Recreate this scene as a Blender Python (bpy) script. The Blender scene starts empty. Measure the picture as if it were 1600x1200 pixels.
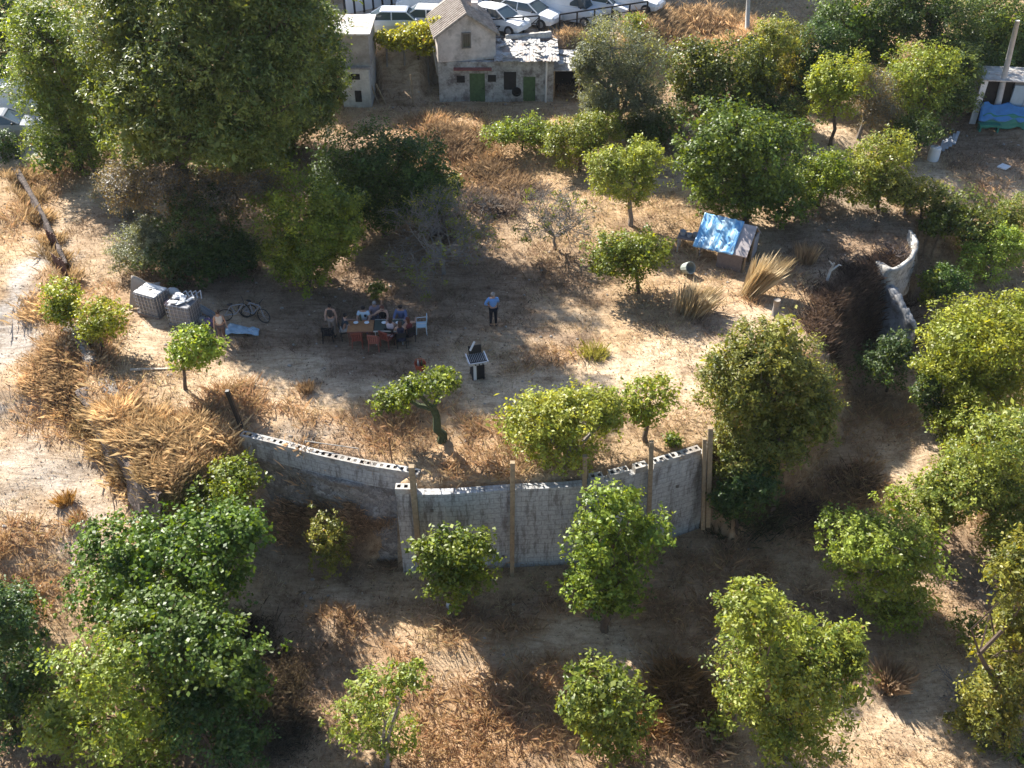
import bpy, math, random
import numpy as np
from mathutils import Vector, Matrix
R = math.radians
random.seed(7); RNG = np.random.default_rng(7)
SC = bpy.context.scene; COL = SC.collection

# ------------------------------------------------------------------ camera, sky, sun, exposure
CAMZ, PITCH, F = 24.0, R(38), 1500.0
cd = bpy.data.cameras.new('camera'); cam = bpy.data.objects.new('camera', cd); COL.objects.link(cam)
cam.location = (0, 0, CAMZ); cam.rotation_euler = (R(90)-PITCH, 0, 0)
cd.sensor_width = 36; cd.lens = 36*F/1600; cd.clip_end = 3000; SC.camera = cam
SC.render.resolution_x, SC.render.resolution_y = 1024, 768
W = bpy.data.worlds.new('World'); SC.world = W; W.use_nodes = True
nt = W.node_tree; bg = nt.nodes['Background']; sky = nt.nodes.new('ShaderNodeTexSky')
SUNH = Vector((-0.64, 0.77, 0)).normalized(); SUNEL = R(39)
sky.sky_type = 'NISHITA'; sky.sun_disc = False; sky.sun_elevation = SUNEL
sky.sun_rotation = math.atan2(SUNH.x, SUNH.y); sky.dust_density = 1.0; sky.ozone_density = 3.0
nt.links.new(sky.outputs[0], bg.inputs[0]); bg.inputs[1].default_value = 0.078
sd = bpy.data.lights.new('sun', 'SUN'); sun = bpy.data.objects.new('sun', sd); COL.objects.link(sun)
sd.energy = 5.0; sd.angle = R(0.55); sd.color = (1, .945, .86)
sun.rotation_euler = Vector((-SUNH.x*math.cos(SUNEL), -SUNH.y*math.cos(SUNEL), -math.sin(SUNEL))).to_track_quat('-Z', 'Y').to_euler()
SC.view_settings.view_transform = 'Standard'; SC.view_settings.look = 'None'
SC.view_settings.exposure = 1.4; SC.view_settings.gamma = 1

# ------------------------------------------------------------------ pixel to world helpers
CP, SP = math.cos(PITCH), math.sin(PITCH)
def ray(px, py):
    u, v = (px-800)/F, (py-600)/F
    return np.array((u, CP - v*SP, -SP - v*CP))
def P(px, py, z):
    d = ray(px, py); k = (z-CAMZ)/d[2]; return Vector((d[0]*k, d[1]*k, z))
def PY(px, py, Y):
    d = ray(px, py); k = Y/d[1]; return Vector((d[0]*k, Y, CAMZ + d[2]*k))
def depth(p): return p[1]*CP + (CAMZ-p[2])*SP
def scl(p): return F/depth(p)          # pixels (of the 1600 wide photo) per metre

def vnoise(x, y, s, seed=0):
    x = np.asarray(x, float)/s + seed*17.3; y = np.asarray(y, float)/s + seed*9.1
    xi, yi = np.floor(x), np.floor(y); fx, fy = x-xi, y-yi
    fx = fx*fx*(3-2*fx); fy = fy*fy*(3-2*fy)
    def h(a, b):
        v = np.sin(a*127.1 + b*311.7 + seed*74.7)*43758.5453; return v - np.floor(v)
    return (h(xi, yi)*(1-fx)+h(xi+1, yi)*fx)*(1-fy) + (h(xi, yi+1)*(1-fx)+h(xi+1, yi+1)*fx)*fy

# ------------------------------------------------------------------ terrain heights
UP = [(100,300,-.1),(150,400,0),(300,300,.2),(400,330,.1),(500,210,.9),(520,165,1.2),(640,170,1.3),(800,165,1.3),(700,190,1.25),(900,165,1.4),
 (980,140,2),(1100,60,3.6),(1200,40,4.4),(850,47,4.5),(780,52,4.5),(830,50,4.5),(880,55,4.4),(930,60,4.3),(780,100,1.7),(830,100,1.6),(880,105,1.6),(730,60,3.4),(730,100,1.8),(700,15,5),(560,20,4.7),(520,110,2),(580,120,1.6),(560,70,3.4),(480,60,3.2),(600,45,4.8),(640,70,4.0),(660,110,2.2),(1000,20,5),(950,5,5),(1100,10,5),(500,10,4.5),(300,10,3.5),(50,200,1),
 (30,100,2),(0,250,.3),(760,250,.5),(850,290,.2),(1000,300,.3),(1150,250,.8),(1300,300,.3),(1300,180,1.2),(1450,250,.6),(1560,260,.8),
 (1560,150,1.5),(1400,60,3.5),(1560,20,4.5),(1250,80,3),(400,450,0),(600,420,0),(800,420,0),(1000,420,0),(1200,420,0),(600,600,0),(900,600,0),
 (450,560,0),(750,540,0),(1050,540,0),(300,600,0),(650,680,0),(800,720,0),(950,700,0),(1100,650,0),(1300,350,.1),(300,480,0),(1350,390,0),(160,560,-.1),(200,520,0),(250,680,-.25),(350,680,-.1)]
LOW = [(900,900,-4.3),(700,950,-4.3),(800,1100,-4.8),(500,900,-4.3),(400,1000,-4.5),(300,880,-3.6),(200,900,-3),(100,800,-2.1),(200,820,-2.4),(60,700,-1.5),
 (30,560,-.6),(80,500,.3),(20,400,.5),(30,300,.6),(0,220,.4),(60,420,.65),(-60,400,.2),(100,1100,-4.2),(0,1000,-3.2),(1200,850,-4.3),(1000,1000,-4.5),(1150,1150,-5),(1450,1150,-5.2),
 (1400,700,-4),(1300,750,-4.2),(1350,650,-3.8),(1550,750,-4.2),(1560,600,-3.5),(1500,450,-2),(1550,350,-.8),(1590,300,0),(1400,560,-3),
 (1460,400,-1.5),(1450,950,-4.8),(500,1150,-5),(-300,500,-1.5),(-300,900,-3),(1900,700,-4),(800,1600,-6)]
upw = np.array([tuple(P(*q)) for q in UP]); loww = np.array([tuple(P(*q)) for q in LOW])
def interp(pts, x, y, k):
    d2 = (x[:, None]-pts[:, 0])**2 + (y[:, None]-pts[:, 1])**2
    w = 1/(d2+k)**2.2
    return (w*pts[:, 2]).sum(1)/w.sum(1)
# terrace outline: (pixel at z=0, width of the drop outside the edge that starts here)
POLY = [(20,280,.3),(104,456,.5),(142,545,.6),(138,615,.2),(238,755,1.7),(372,684,.151),(645,742,.15),(616,762,.12),(800,756,.12),(915,749,.12),
 (1018,725,.12),(1114,697,2.0),(1185,640,2.5),(1262,545,2.4),(1300,455,1.5),(1370,418,.5),(1432,400,.5),(1428,350,3),(1480,280,4),(1640,250,4)]
polyw = [(P(a, b, 0).x, P(a, b, 0).y+(.22 if 5 <= i <= 11 else 0), w) for i, (a, b, w) in enumerate(POLY)] + [(70,52,4),(90,400,4),(-120,400,4),(-120,50,4),(-40,50,2)]
PX = np.array([p[0] for p in polyw]); PYY = np.array([p[1] for p in polyw]); PW = np.array([p[2] for p in polyw])
def edge(x, y):
    n = len(PX); best = np.full(x.shape, 1e9); wd = np.ones(x.shape); ins = np.zeros(x.shape, bool)
    for i in range(n):
        ax, ay, bx, by = PX[i], PYY[i], PX[(i+1) % n], PYY[(i+1) % n]
        ex, ey = bx-ax, by-ay; t = np.clip(((x-ax)*ex+(y-ay)*ey)/(ex*ex+ey*ey), 0, 1)
        d = np.hypot(x-ax-t*ex, y-ay-t*ey); m = d < best-1e-6
        best = np.where(m, d, best); wd = np.where(m, PW[i], wd)
        c = ((ay > y) != (by > y)) & (x < (bx-ax)*(y-ay)/((by-ay) if by != ay else 1e-9)+ax)
        ins ^= c
    return best, wd, ins
def sst(t): t = np.clip(t, 0, 1); return t*t*(3-2*t)
def pad(x, y, z):
    gap = sst((-4.9-x)/1.0)*sst((x+9.0)/1.0)      # open slope between the two houses
    ya = 60.2*(1-gap)+56.6*gap; yb = 61.1*(1-gap)+62.2*gap
    p = 1.2+2.85*sst((y-ya)/(yb-ya))+.3*sst((y-61)/8)
    w = sst((x+15)/3)*sst((7.5-x)/3.5)*sst((y-53.2)/2.5)
    return z*(1-w)+p*w
def H(x, y):
    x = np.atleast_1d(np.asarray(x, float)); y = np.atleast_1d(np.asarray(y, float))
    zu = interp(upw, x, y, 1.5); zl = interp(loww, x, y, 3.0); zl = np.where((x < -16) & (y > 33), zl, np.minimum(zl, zu))
    zu = pad(x, y, zu); d, w, ins = edge(x, y)
    s = np.clip(d/w, 0, 1); s = s*s*(3-2*s)
    z = np.where(ins, zu, zu*(1-s)+zl*s)
    far = np.clip((np.hypot(x, y-35)-75)/60, 0, 1); z = z*(1-far)+far*2.0
    led = (~ins)*(w == .151)*np.exp(-(d/1.0)**4)*(1.3+1.9*vnoise(x, y, 1.5, 4))*np.clip((-z-1.2)/2, 0, 1)
    z = z + led*.85
    bump = (vnoise(x, y, 2.3, 1)-.5)*.16 + (vnoise(x, y, .8, 2)-.5)*.07 + (vnoise(x, y, 7, 3)-.5)*.25
    return z + bump*np.clip(d/1.2, .15, 1)*(1-.88*sst((y-60)/1.5))
def hz(x, y): return float(H(x, y)[0])
KS = np.linspace(8, 160, 1500)
def G(px, py):
    d = ray(px, py); x, y, z = d[0]*KS, d[1]*KS, CAMZ + d[2]*KS
    h = H(x, y); i = np.argmax(z < h)
    if z[i] >= h[i]: return P(px, py, 0)
    a = (z[i-1]-h[i-1]); b = (h[i]-z[i]); t = a/(a+b); k = KS[i-1]+(KS[i]-KS[i-1])*t
    return Vector((d[0]*k, d[1]*k, CAMZ+d[2]*k))

# ------------------------------------------------------------------ ground zones (soil and dry cover, with some shade put into the dark patches)
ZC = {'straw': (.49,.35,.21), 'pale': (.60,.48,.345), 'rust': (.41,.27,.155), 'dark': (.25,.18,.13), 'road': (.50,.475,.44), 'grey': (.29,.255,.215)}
ZN = list(ZC)
PATCH = [('pale',600,590,260,28),('pale',900,620,260,35),('pale',1080,560,160,28),('pale',1200,510,90,25),('pale',400,590,90,35),('pale',300,510,90,35),('pale',230,500,50,30),
 ('pale',120,320,45,50),('pale',170,400,40,60),('pale',90,740,110,60),('pale',130,840,80,60),('pale',20,650,40,80),('pale',170,770,60,30),('road',-5,500,16,130),('road',40,225,20,18),('road',30,690,40,50),
 ('rust',60,330,45,60),('rust',110,480,60,80),('rust',100,590,60,60),('rust',60,560,40,60),('rust',260,690,90,55),('rust',170,640,50,40),('rust',350,660,50,40),('rust',30,900,70,60),('rust',20,620,30,30),
 ('rust',600,665,130,28),('rust',760,700,70,25),('rust',750,1100,170,70),('rust',620,1030,140,40),('rust',1050,1090,90,70),('rust',880,1160,140,60),('rust',560,960,60,30),('straw',660,960,90,25),
 ('pale',620,1000,130,22),('pale',720,1020,60,20),('pale',900,1010,90,30),('pale',540,920,40,20),('rust',1240,930,80,40),('straw',1310,900,90,50),('pale',1420,1130,120,60),('straw',1440,1000,60,60),
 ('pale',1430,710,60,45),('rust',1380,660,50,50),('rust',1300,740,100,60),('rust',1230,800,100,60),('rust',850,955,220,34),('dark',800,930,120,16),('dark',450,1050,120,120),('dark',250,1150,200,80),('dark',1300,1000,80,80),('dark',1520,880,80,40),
 ('dark',500,520,180,60),('dark',640,460,200,60),('dark',760,400,120,60),('dark',400,420,150,80),('dark',300,340,150,80),('dark',450,270,120,50),  # dirt brown; the huge tree's shadow is also put into this ground colour
 ('straw',850,370,100,50),('pale',1000,280,60,25),('pale',840,350,50,35),('straw',1040,310,50,20),('straw',950,480,130,40),('pale',880,490,60,18),('rust',730,240,90,50),('rust',690,210,60,40),('straw',820,190,100,20),('pale',1420,270,40,20),
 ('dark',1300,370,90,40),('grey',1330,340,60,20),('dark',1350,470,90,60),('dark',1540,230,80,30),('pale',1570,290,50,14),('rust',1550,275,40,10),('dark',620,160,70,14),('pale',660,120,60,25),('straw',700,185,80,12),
 ('rust',900,70,50,18),('rust',1060,50,100,25),('rust',1180,45,70,25),('straw',1120,35,90,20),('straw',1220,150,60,30),('pale',1310,210,60,20),('dark',1100,210,100,30),('road',750,40,150,22),('road',950,20,130,18),('road',620,25,90,20),
 ('grey',480,680,70,20),('grey',430,780,60,40),('dark',560,800,70,30),('pale',1310,420,40,20),('straw',1250,450,60,25),('dark',1440,480,50,80),('dark',1480,560,60,60)]
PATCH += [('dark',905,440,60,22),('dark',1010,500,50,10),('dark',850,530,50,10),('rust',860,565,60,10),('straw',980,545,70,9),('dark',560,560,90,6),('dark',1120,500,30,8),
 ('pale',520,600,70,6),('pale',700,606,80,6),('pale',880,600,90,6),('pale',1020,575,70,6),('pale',1130,530,50,6),('rust',450,630,60,9),('dark',930,460,60,8),('rust',1180,470,40,8),
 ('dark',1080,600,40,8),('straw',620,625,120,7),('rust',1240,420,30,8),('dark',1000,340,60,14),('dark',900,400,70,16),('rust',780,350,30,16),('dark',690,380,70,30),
 ('rust',1200,720,60,60),('rust',1280,660,50,60),('rust',1150,880,60,30),('road',60,765,60,26),('road',115,835,45,36),('road',-2,520,34,130),('pale',22,600,30,60),('rust',1000,930,120,30),('rust',1120,880,80,40),('straw',1250,900,80,40),('rust',70,560,30,60),('rust',560,1020,40,14),('dark',1180,930,60,30),('rust',1050,1050,60,30),('dark',620,1180,80,20),('dark',880,1190,80,20),('dark',1350,990,50,40),('rust',1480,1000,30,30)]
zp = []
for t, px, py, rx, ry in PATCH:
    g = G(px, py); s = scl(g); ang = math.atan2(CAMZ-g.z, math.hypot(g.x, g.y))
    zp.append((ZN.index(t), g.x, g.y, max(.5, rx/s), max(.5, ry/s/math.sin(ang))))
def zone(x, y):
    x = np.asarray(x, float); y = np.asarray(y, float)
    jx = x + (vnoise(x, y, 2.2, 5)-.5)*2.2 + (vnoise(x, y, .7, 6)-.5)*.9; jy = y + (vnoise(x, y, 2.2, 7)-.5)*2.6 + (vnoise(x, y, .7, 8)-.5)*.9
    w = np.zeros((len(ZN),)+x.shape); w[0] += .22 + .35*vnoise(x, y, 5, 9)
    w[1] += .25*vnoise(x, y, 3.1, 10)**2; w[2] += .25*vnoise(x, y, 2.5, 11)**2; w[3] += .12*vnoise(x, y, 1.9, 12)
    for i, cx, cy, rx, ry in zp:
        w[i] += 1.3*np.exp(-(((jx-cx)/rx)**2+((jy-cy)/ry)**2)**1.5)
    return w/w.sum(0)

# ------------------------------------------------------------------ materials
def newmat(name):
    m = bpy.data.materials.new(name); m.use_nodes = True; n = m.node_tree
    return m, n, n.nodes['Principled BSDF']
def link(n, a, b): n.links.new(a, b)
def noise_node(n, scale, detail=4, rough=.6, vec=None):
    t = n.nodes.new('ShaderNodeTexNoise'); t.inputs['Scale'].default_value = scale
    t.inputs['Detail'].default_value = detail; t.inputs['Roughness'].default_value = rough
    if vec is not None: link(n, vec, t.inputs['Vector'])
    return t
def ramp(n, fac, stops):
    r = n.nodes.new('ShaderNodeValToRGB'); link(n, fac, r.inputs[0]); e = r.color_ramp.elements
    while len(e) < len(stops): e.new(.5)
    for k, (p, c) in enumerate(stops):
        e[k].position = p; e[k].color = (c, c, c, 1) if isinstance(c, (int, float)) else (*c, 1)
    return r
def mixc(n, a, b, fac, mode='MIX'):
    m = n.nodes.new('ShaderNodeMix'); m.data_type = 'RGBA'; m.blend_type = mode
    for s, v in ((m.inputs[6], a), (m.inputs[7], b), (m.inputs[0], fac)):
        if hasattr(v, 'is_output'): link(n, v, s)
        elif isinstance(v, (int, float)): s.default_value = v
        else: s.default_value = (*v, 1)
    return m.outputs[2]
def bump(n, bs, h, strength=.3, dist=.05):
    b = n.nodes.new('ShaderNodeBump'); b.inputs['Strength'].default_value = strength; b.inputs['Distance'].default_value = dist
    link(n, h, b.inputs['Height']); link(n, b.outputs[0], bs.inputs['Normal'])
MC = {}
def mat(name, col, rough=.7, var=.25, scale=3.0, metal=0, spec=.3, dirt=None):
    if name in MC: return MC[name]
    m, n, bs = newmat(name); tc = n.nodes.new('ShaderNodeTexCoord')
    no = noise_node(n, scale, 6, .65, tc.outputs['Object'])
    r = ramp(n, no.outputs[0], [(.3, 1-var), (.7, 1+var*.35)])
    c = mixc(n, col, r.outputs[0], 1.0, 'MULTIPLY')
    if dirt:
        n2 = noise_node(n, scale*.35, 8, .75, tc.outputs['Object'])
        r2 = ramp(n, n2.outputs[0], [(.48, 0), (.62, 1)])
        c = mixc(n, c, dirt, r2.outputs[0])
    link(n, c, bs.inputs['Base Color']); bs.inputs['Roughness'].default_value = rough
    bs.inputs['Metallic'].default_value = metal; bs.inputs['Specular IOR Level'].default_value = spec
    bump(n, bs, no.outputs[0], .25, .02)
    MC[name] = m; return m
def attr_mat(name, rough=.7, trans=.0, spec=.2, tcol=(1.25, 1.15, .6)):
    m, n, bs = newmat(name); a = n.nodes.new('ShaderNodeAttribute'); a.attribute_name = 'tint'
    link(n, a.outputs['Color'], bs.inputs['Base Color']); bs.inputs['Roughness'].default_value = rough
    bs.inputs['Specular IOR Level'].default_value = spec
    if trans:
        t = n.nodes.new('ShaderNodeBsdfTranslucent'); link(n, mixc(n, a.outputs['Color'], tcol, 1.0, 'MULTIPLY'), t.inputs[0])
        mx = n.nodes.new('ShaderNodeMixShader'); mx.inputs[0].default_value = trans
        link(n, bs.outputs[0], mx.inputs[1]); link(n, t.outputs[0], mx.inputs[2])
        link(n, mx.outputs[0], n.nodes['Material Output'].inputs[0])
    return m
LEAF = attr_mat('leaf_green', .45, .36, .4, (1.8, 1.55, .4))
STRAW = attr_mat('dry_blade', .7, .3, .2, (1.1, 1.0, .8))
BARK = mat('bark_brown', (.13, .095, .07), .9, .4, 8); BARKG = mat('bark_grey', (.26, .23, .2), .9, .35, 8); IVY = mat('bark_ivy', (.07, .085, .04), .9, .5, 9)

def ground_mat():
    m, n, bs = newmat('dry_ground'); a = n.nodes.new('ShaderNodeAttribute'); a.attribute_name = 'tint'
    geo = n.nodes.new('ShaderNodeNewGeometry'); pos = geo.outputs['Position']
    n1 = noise_node(n, 1.1, 9, .72, pos); n2 = noise_node(n, 7.0, 8, .75, pos); n3 = noise_node(n, 30, 4, .7, pos)
    mp = n.nodes.new('ShaderNodeMapping'); mp.inputs['Scale'].default_value = (.55, 2.6, 1); mp.inputs['Rotation'].default_value = (0, 0, .25); link(n, pos, mp.inputs[0])
    n4 = noise_node(n, 1.0, 7, .72, mp.outputs[0]); n4.inputs['Distortion'].default_value = 1.6
    c = mixc(n, a.outputs['Color'], ramp(n, n1.outputs[0], [(.34, (.52, .46, .42)), (.47, (.95, .93, .9)), (.7, (1.18, 1.19, 1.2))]).outputs[0], 1.0, 'MULTIPLY')
    c = mixc(n, c, ramp(n, n2.outputs[0], [(.32, (.62, .56, .50)), (.5, (1, 1, 1)), (.70, (1.16, 1.16, 1.15))]).outputs[0], .8, 'MULTIPLY')
    c = mixc(n, c, ramp(n, n4.outputs[0], [(.36, (.6, .53, .47)), (.5, (1, 1, 1)), (.62, (1.2, 1.2, 1.2))]).outputs[0], .75, 'MULTIPLY')
    c = mixc(n, c, ramp(n, n3.outputs[0], [(.36, .72), (.5, 1.0), (.7, 1.15)]).outputs[0], .6, 'MULTIPLY')
    link(n, c, bs.inputs['Base Color']); bs.inputs['Roughness'].default_value = .95; bs.inputs['Specular IOR Level'].default_value = .1
    ad = n.nodes.new('ShaderNodeMath'); ad.operation = 'ADD'; link(n, n2.outputs[0], ad.inputs[0]); link(n, n4.outputs[0], ad.inputs[1])
    bump(n, bs, ad.outputs[0], .55, .12); return m

# ------------------------------------------------------------------ mesh helpers
def np_mesh(name, verts, faces, mt, cols=None, parent=None, loc=None, uv=None):
    me = bpy.data.meshes.new(name); nv, nf = len(verts), len(faces); k = faces.shape[1]
    me.vertices.add(nv); me.vertices.foreach_set('co', verts.astype(np.float32).ravel())
    me.loops.add(nf*k); me.loops.foreach_set('vertex_index', faces.astype(np.int32).ravel())
    me.polygons.add(nf); me.polygons.foreach_set('loop_start', np.arange(0, nf*k, k, dtype=np.int32))
    me.update(calc_edges=True)
    if cols is not None:
        a = me.color_attributes.new('tint', 'FLOAT_COLOR', 'POINT')
        a.data.foreach_set('color', np.hstack([cols, np.ones((nv, 1))]).astype(np.float32).ravel())
    me.materials.append(mt); o = bpy.data.objects.new(name, me); COL.objects.link(o)
    if parent: o.parent = parent
    if loc is not None: o.location = loc
    return o
class MB:
    def __init__(s): s.v = []; s.f = []; s.uv = None; s.sm = False
    def add(s, vs, fs):
        b = len(s.v); s.v += [tuple(v) for v in vs]; s.f += [tuple(b+i for i in f) for f in fs]; return s
    def box(s, c, d, rz=0, rx=0, ry=0, taper=1.0):
        M = Matrix.Translation(c) @ Matrix.Rotation(rz, 4, 'Z') @ Matrix.Rotation(ry, 4, 'Y') @ Matrix.Rotation(rx, 4, 'X'); vs = []
        for z in (-1, 1):
            t = taper if z > 0 else 1
            for x, y in ((-1, -1), (1, -1), (1, 1), (-1, 1)): vs.append(M @ Vector((x*d[0]/2*t, y*d[1]/2*t, z*d[2]/2)))
        return s.add(vs, [(0,3,2,1),(4,5,6,7),(0,1,5,4),(1,2,6,5),(2,3,7,6),(3,0,4,7)])
    def tube(s, pts, rad, n=6, cap=True):
        pts = [Vector(p) for p in pts]; rad = rad if isinstance(rad, (list, tuple)) else [rad]*len(pts); vs = []; fs = []
        for i, p in enumerate(pts):
            d = (pts[min(i+1, len(pts)-1)]-pts[max(i-1, 0)])
            d = d.normalized() if d.length > 1e-6 else Vector((0, 0, 1))
            a = d.cross(Vector((0, 0, 1)) if abs(d.z) < .9 else Vector((1, 0, 0))).normalized(); b = d.cross(a)
            for k in range(n):
                t = 2*math.pi*k/n; vs.append(p + (a*math.cos(t)+b*math.sin(t))*rad[i])
        for i in range(len(pts)-1):
            for k in range(n): fs.append((i*n+k, i*n+(k+1) % n, (i+1)*n+(k+1) % n, (i+1)*n+k))
        if cap: fs += [tuple(range(n)), tuple(reversed(range((len(pts)-1)*n, len(pts)*n)))]
        return s.add(vs, fs)
    def lathe(s, prof, n=14, c=(0, 0, 0)):
        vs = []; fs = []
        for r, z in prof:
            for k in range(n): t = 2*math.pi*k/n; vs.append((c[0]+r*math.cos(t), c[1]+r*math.sin(t), c[2]+z))
        for i in range(len(prof)-1):
            for k in range(n): fs.append((i*n+k, i*n+(k+1) % n, (i+1)*n+(k+1) % n, (i+1)*n+k))
        fs += [tuple(reversed(range(n))), tuple(range((len(prof)-1)*n, len(prof)*n))]
        return s.add(vs, fs)
    def ell(s, c, r, n=10, m=7, jit=0):
        vs = []; fs = []
        for i in range(m+1):
            ph = math.pi*i/m
            for k in range(n):
                t = 2*math.pi*k/n; j = 1+random.uniform(-jit, jit)
                vs.append((c[0]+r[0]*math.sin(ph)*math.cos(t)*j, c[1]+r[1]*math.sin(ph)*math.sin(t)*j, c[2]+r[2]*math.cos(ph)*j))
        for i in range(m):
            for k in range(n): fs.append((i*n+k, (i+1)*n+k, (i+1)*n+(k+1) % n, i*n+(k+1) % n))
        return s.add(vs, fs)
    def prism(s, poly, y0, y1):      # poly in (x,z), extruded along y
        n = len(poly); vs = [(x, y0, z) for x, z in poly]+[(x, y1, z) for x, z in poly]
        fs = [tuple(range(n)), tuple(reversed(range(n, 2*n)))]+[(i, i+n, (i+1) % n+n, (i+1) % n) for i in range(n)]
        return s.add(vs, fs)
    def loft(s, rings):
        n = len(rings[0]); vs = [v for r in rings for v in r]; fs = []
        for i in range(len(rings)-1):
            for k in range(n): fs.append((i*n+k, i*n+(k+1) % n, (i+1)*n+(k+1) % n, (i+1)*n+k))
        fs += [tuple(reversed(range(n))), tuple(range((len(rings)-1)*n, len(rings)*n))]
        return s.add(vs, fs)
    def build(s, name, mt, parent=None, loc=None, smooth=False, bevel=0):
        me = bpy.data.meshes.new(name); me.from_pydata(s.v, [], s.f); me.materials.append(mt)
        if smooth: me.polygons.foreach_set('use_smooth', [True]*len(me.polygons))
        o = bpy.data.objects.new(name, me); COL.objects.link(o)
        if parent: o.parent = parent
        if loc is not None: o.location = loc
        if bevel:
            b = o.modifiers.new('bevel', 'BEVEL'); b.width = bevel; b.segments = 2; b.limit_method = 'ANGLE'
        return o
def tag(o, label, cat, group=None):
    o['label'] = label; o['category'] = cat
    if group: o['group'] = group
    return o
def thing(name, label, cat, loc=(0, 0, 0), rz=0, group=None):
    o = bpy.data.objects.new(name, None); COL.objects.link(o); o.location = loc; o.rotation_euler = (0, 0, rz); o.empty_display_size = .3
    return tag(o, label, cat, group)
def copy_tree(o, parent=None):
    c = o.copy(); COL.objects.link(c); c.parent = parent
    for ch in list(o.children): copy_tree(ch, c)
    return c

# ------------------------------------------------------------------ terrain mesh
def axis(lo, hi, step, far, grow=1.25):
    a = list(np.arange(lo, hi+1e-6, step)); s = step
    while a[-1] < far: s *= grow; a.append(a[-1]+s)
    s = step; pre = []; x = lo
    while x > -far: s *= grow; x -= s; pre.append(x)
    return np.array(pre[::-1]+a)
gx = axis(-38, 38, .2, 900); gy = axis(8, 76, .2, 900)
XX, YY = np.meshgrid(gx, gy); fx, fy = XX.ravel(), YY.ravel()
zz = np.concatenate([H(fx[i:i+20000], fy[i:i+20000]) for i in range(0, len(fx), 20000)])
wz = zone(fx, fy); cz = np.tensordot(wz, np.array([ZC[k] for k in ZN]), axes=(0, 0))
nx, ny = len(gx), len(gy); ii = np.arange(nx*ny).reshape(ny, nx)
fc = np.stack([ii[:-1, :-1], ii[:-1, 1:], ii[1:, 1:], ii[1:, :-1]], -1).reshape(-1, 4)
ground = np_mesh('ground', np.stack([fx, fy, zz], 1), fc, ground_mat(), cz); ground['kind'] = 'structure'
ground.data.polygons.foreach_set('use_smooth', [True]*len(ground.data.polygons))

# ------------------------------------------------------------------ grass blades
def blades(bx, by, bz, ht, wd, lean, cols, base_r):
    n = len(bx); a = RNG.uniform(0, 2*np.pi, n); la = RNG.uniform(0, 2*np.pi, n); L = lean*RNG.uniform(.2, 1.2, n)*ht
    ox = RNG.normal(0, base_r, n); oy = RNG.normal(0, base_r, n)
    # blades lean outward from the middle of their tuft
    q = np.hypot(ox, oy)+1e-6; lx = .6*ox/q*L + .6*np.cos(la)*L; ly = .6*oy/q*L + .6*np.sin(la)*L
    hx, hy = np.cos(a)*wd/2, np.sin(a)*wd/2; x, y = bx+ox, by+oy
    v = np.zeros((n, 4, 3)); v[:, 0] = np.stack([x-hx, y-hy, bz-.03], 1); v[:, 1] = np.stack([x+hx, y+hy, bz-.03], 1)
    v[:, 2] = np.stack([x+lx*.45+hx*.7, y+ly*.45+hy*.7, bz+ht*.62], 1); v[:, 3] = np.stack([x+lx, y+ly, bz+ht*.97], 1)
    f = (np.arange(n)*4)[:, None]+np.arange(4); c = np.repeat(cols, 4, 0)
    return v.reshape(-1, 3), f, c
GC = np.array([(.54,.425,.28),(.61,.51,.37),(.50,.345,.205),(.30,.22,.155),(.45,.40,.33),(.36,.31,.25)])
GH = np.array([.16,.07,.33,.16,.04,.15]); GD = np.array([.85,.55,1.0,.85,.02,.8])
def grass():
    N = 150000; x = RNG.uniform(-40, 40, N); y = RNG.uniform(9, 74, N)
    d = y*CP+(CAMZ)*SP; keep = np.abs(x) < d*.62; keep &= RNG.random(N) < np.clip((34/d)**1.6, .2, 1)
    x, y = x[keep], y[keep]
    w = zone(x, y); dens = (w*GD[:, None]).sum(0); clump = vnoise(x, y, 1.1, 21)*.9+vnoise(x, y, .35, 22)*.5
    _, wd, _ = edge(x, y)
    keep = RNG.random(len(x)) < dens*clump**1.3*1.3; x, y, w = x[keep], y[keep], w[:, keep]
    z = H(x, y); keep = z < 4.7; x, y, z, w = x[keep], y[keep], z[keep], w[:, keep]
    h = (w**2*GH[:, None]).sum(0)/(w**2).sum(0)*(.5+1.1*vnoise(x, y, 1.6, 23)); ci = (w+RNG.random(w.shape)*.25).argmax(0)
    k = 9; rep = lambda q: np.repeat(q, k, 0); n = len(x)*k
    c = rep(GC[ci])*RNG.uniform(.6, 1.25, (n, 1))*RNG.uniform(.93, 1.07, (n, 3))
    v, f, c = blades(rep(x), rep(y), rep(z), rep(h)*RNG.uniform(.5, 1.3, n), .014, 1.1, c, .16)
    o = np_mesh('dry_grass', v, f, STRAW, c); o['kind'] = 'stuff'; print('blades', n)
grass()

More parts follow.
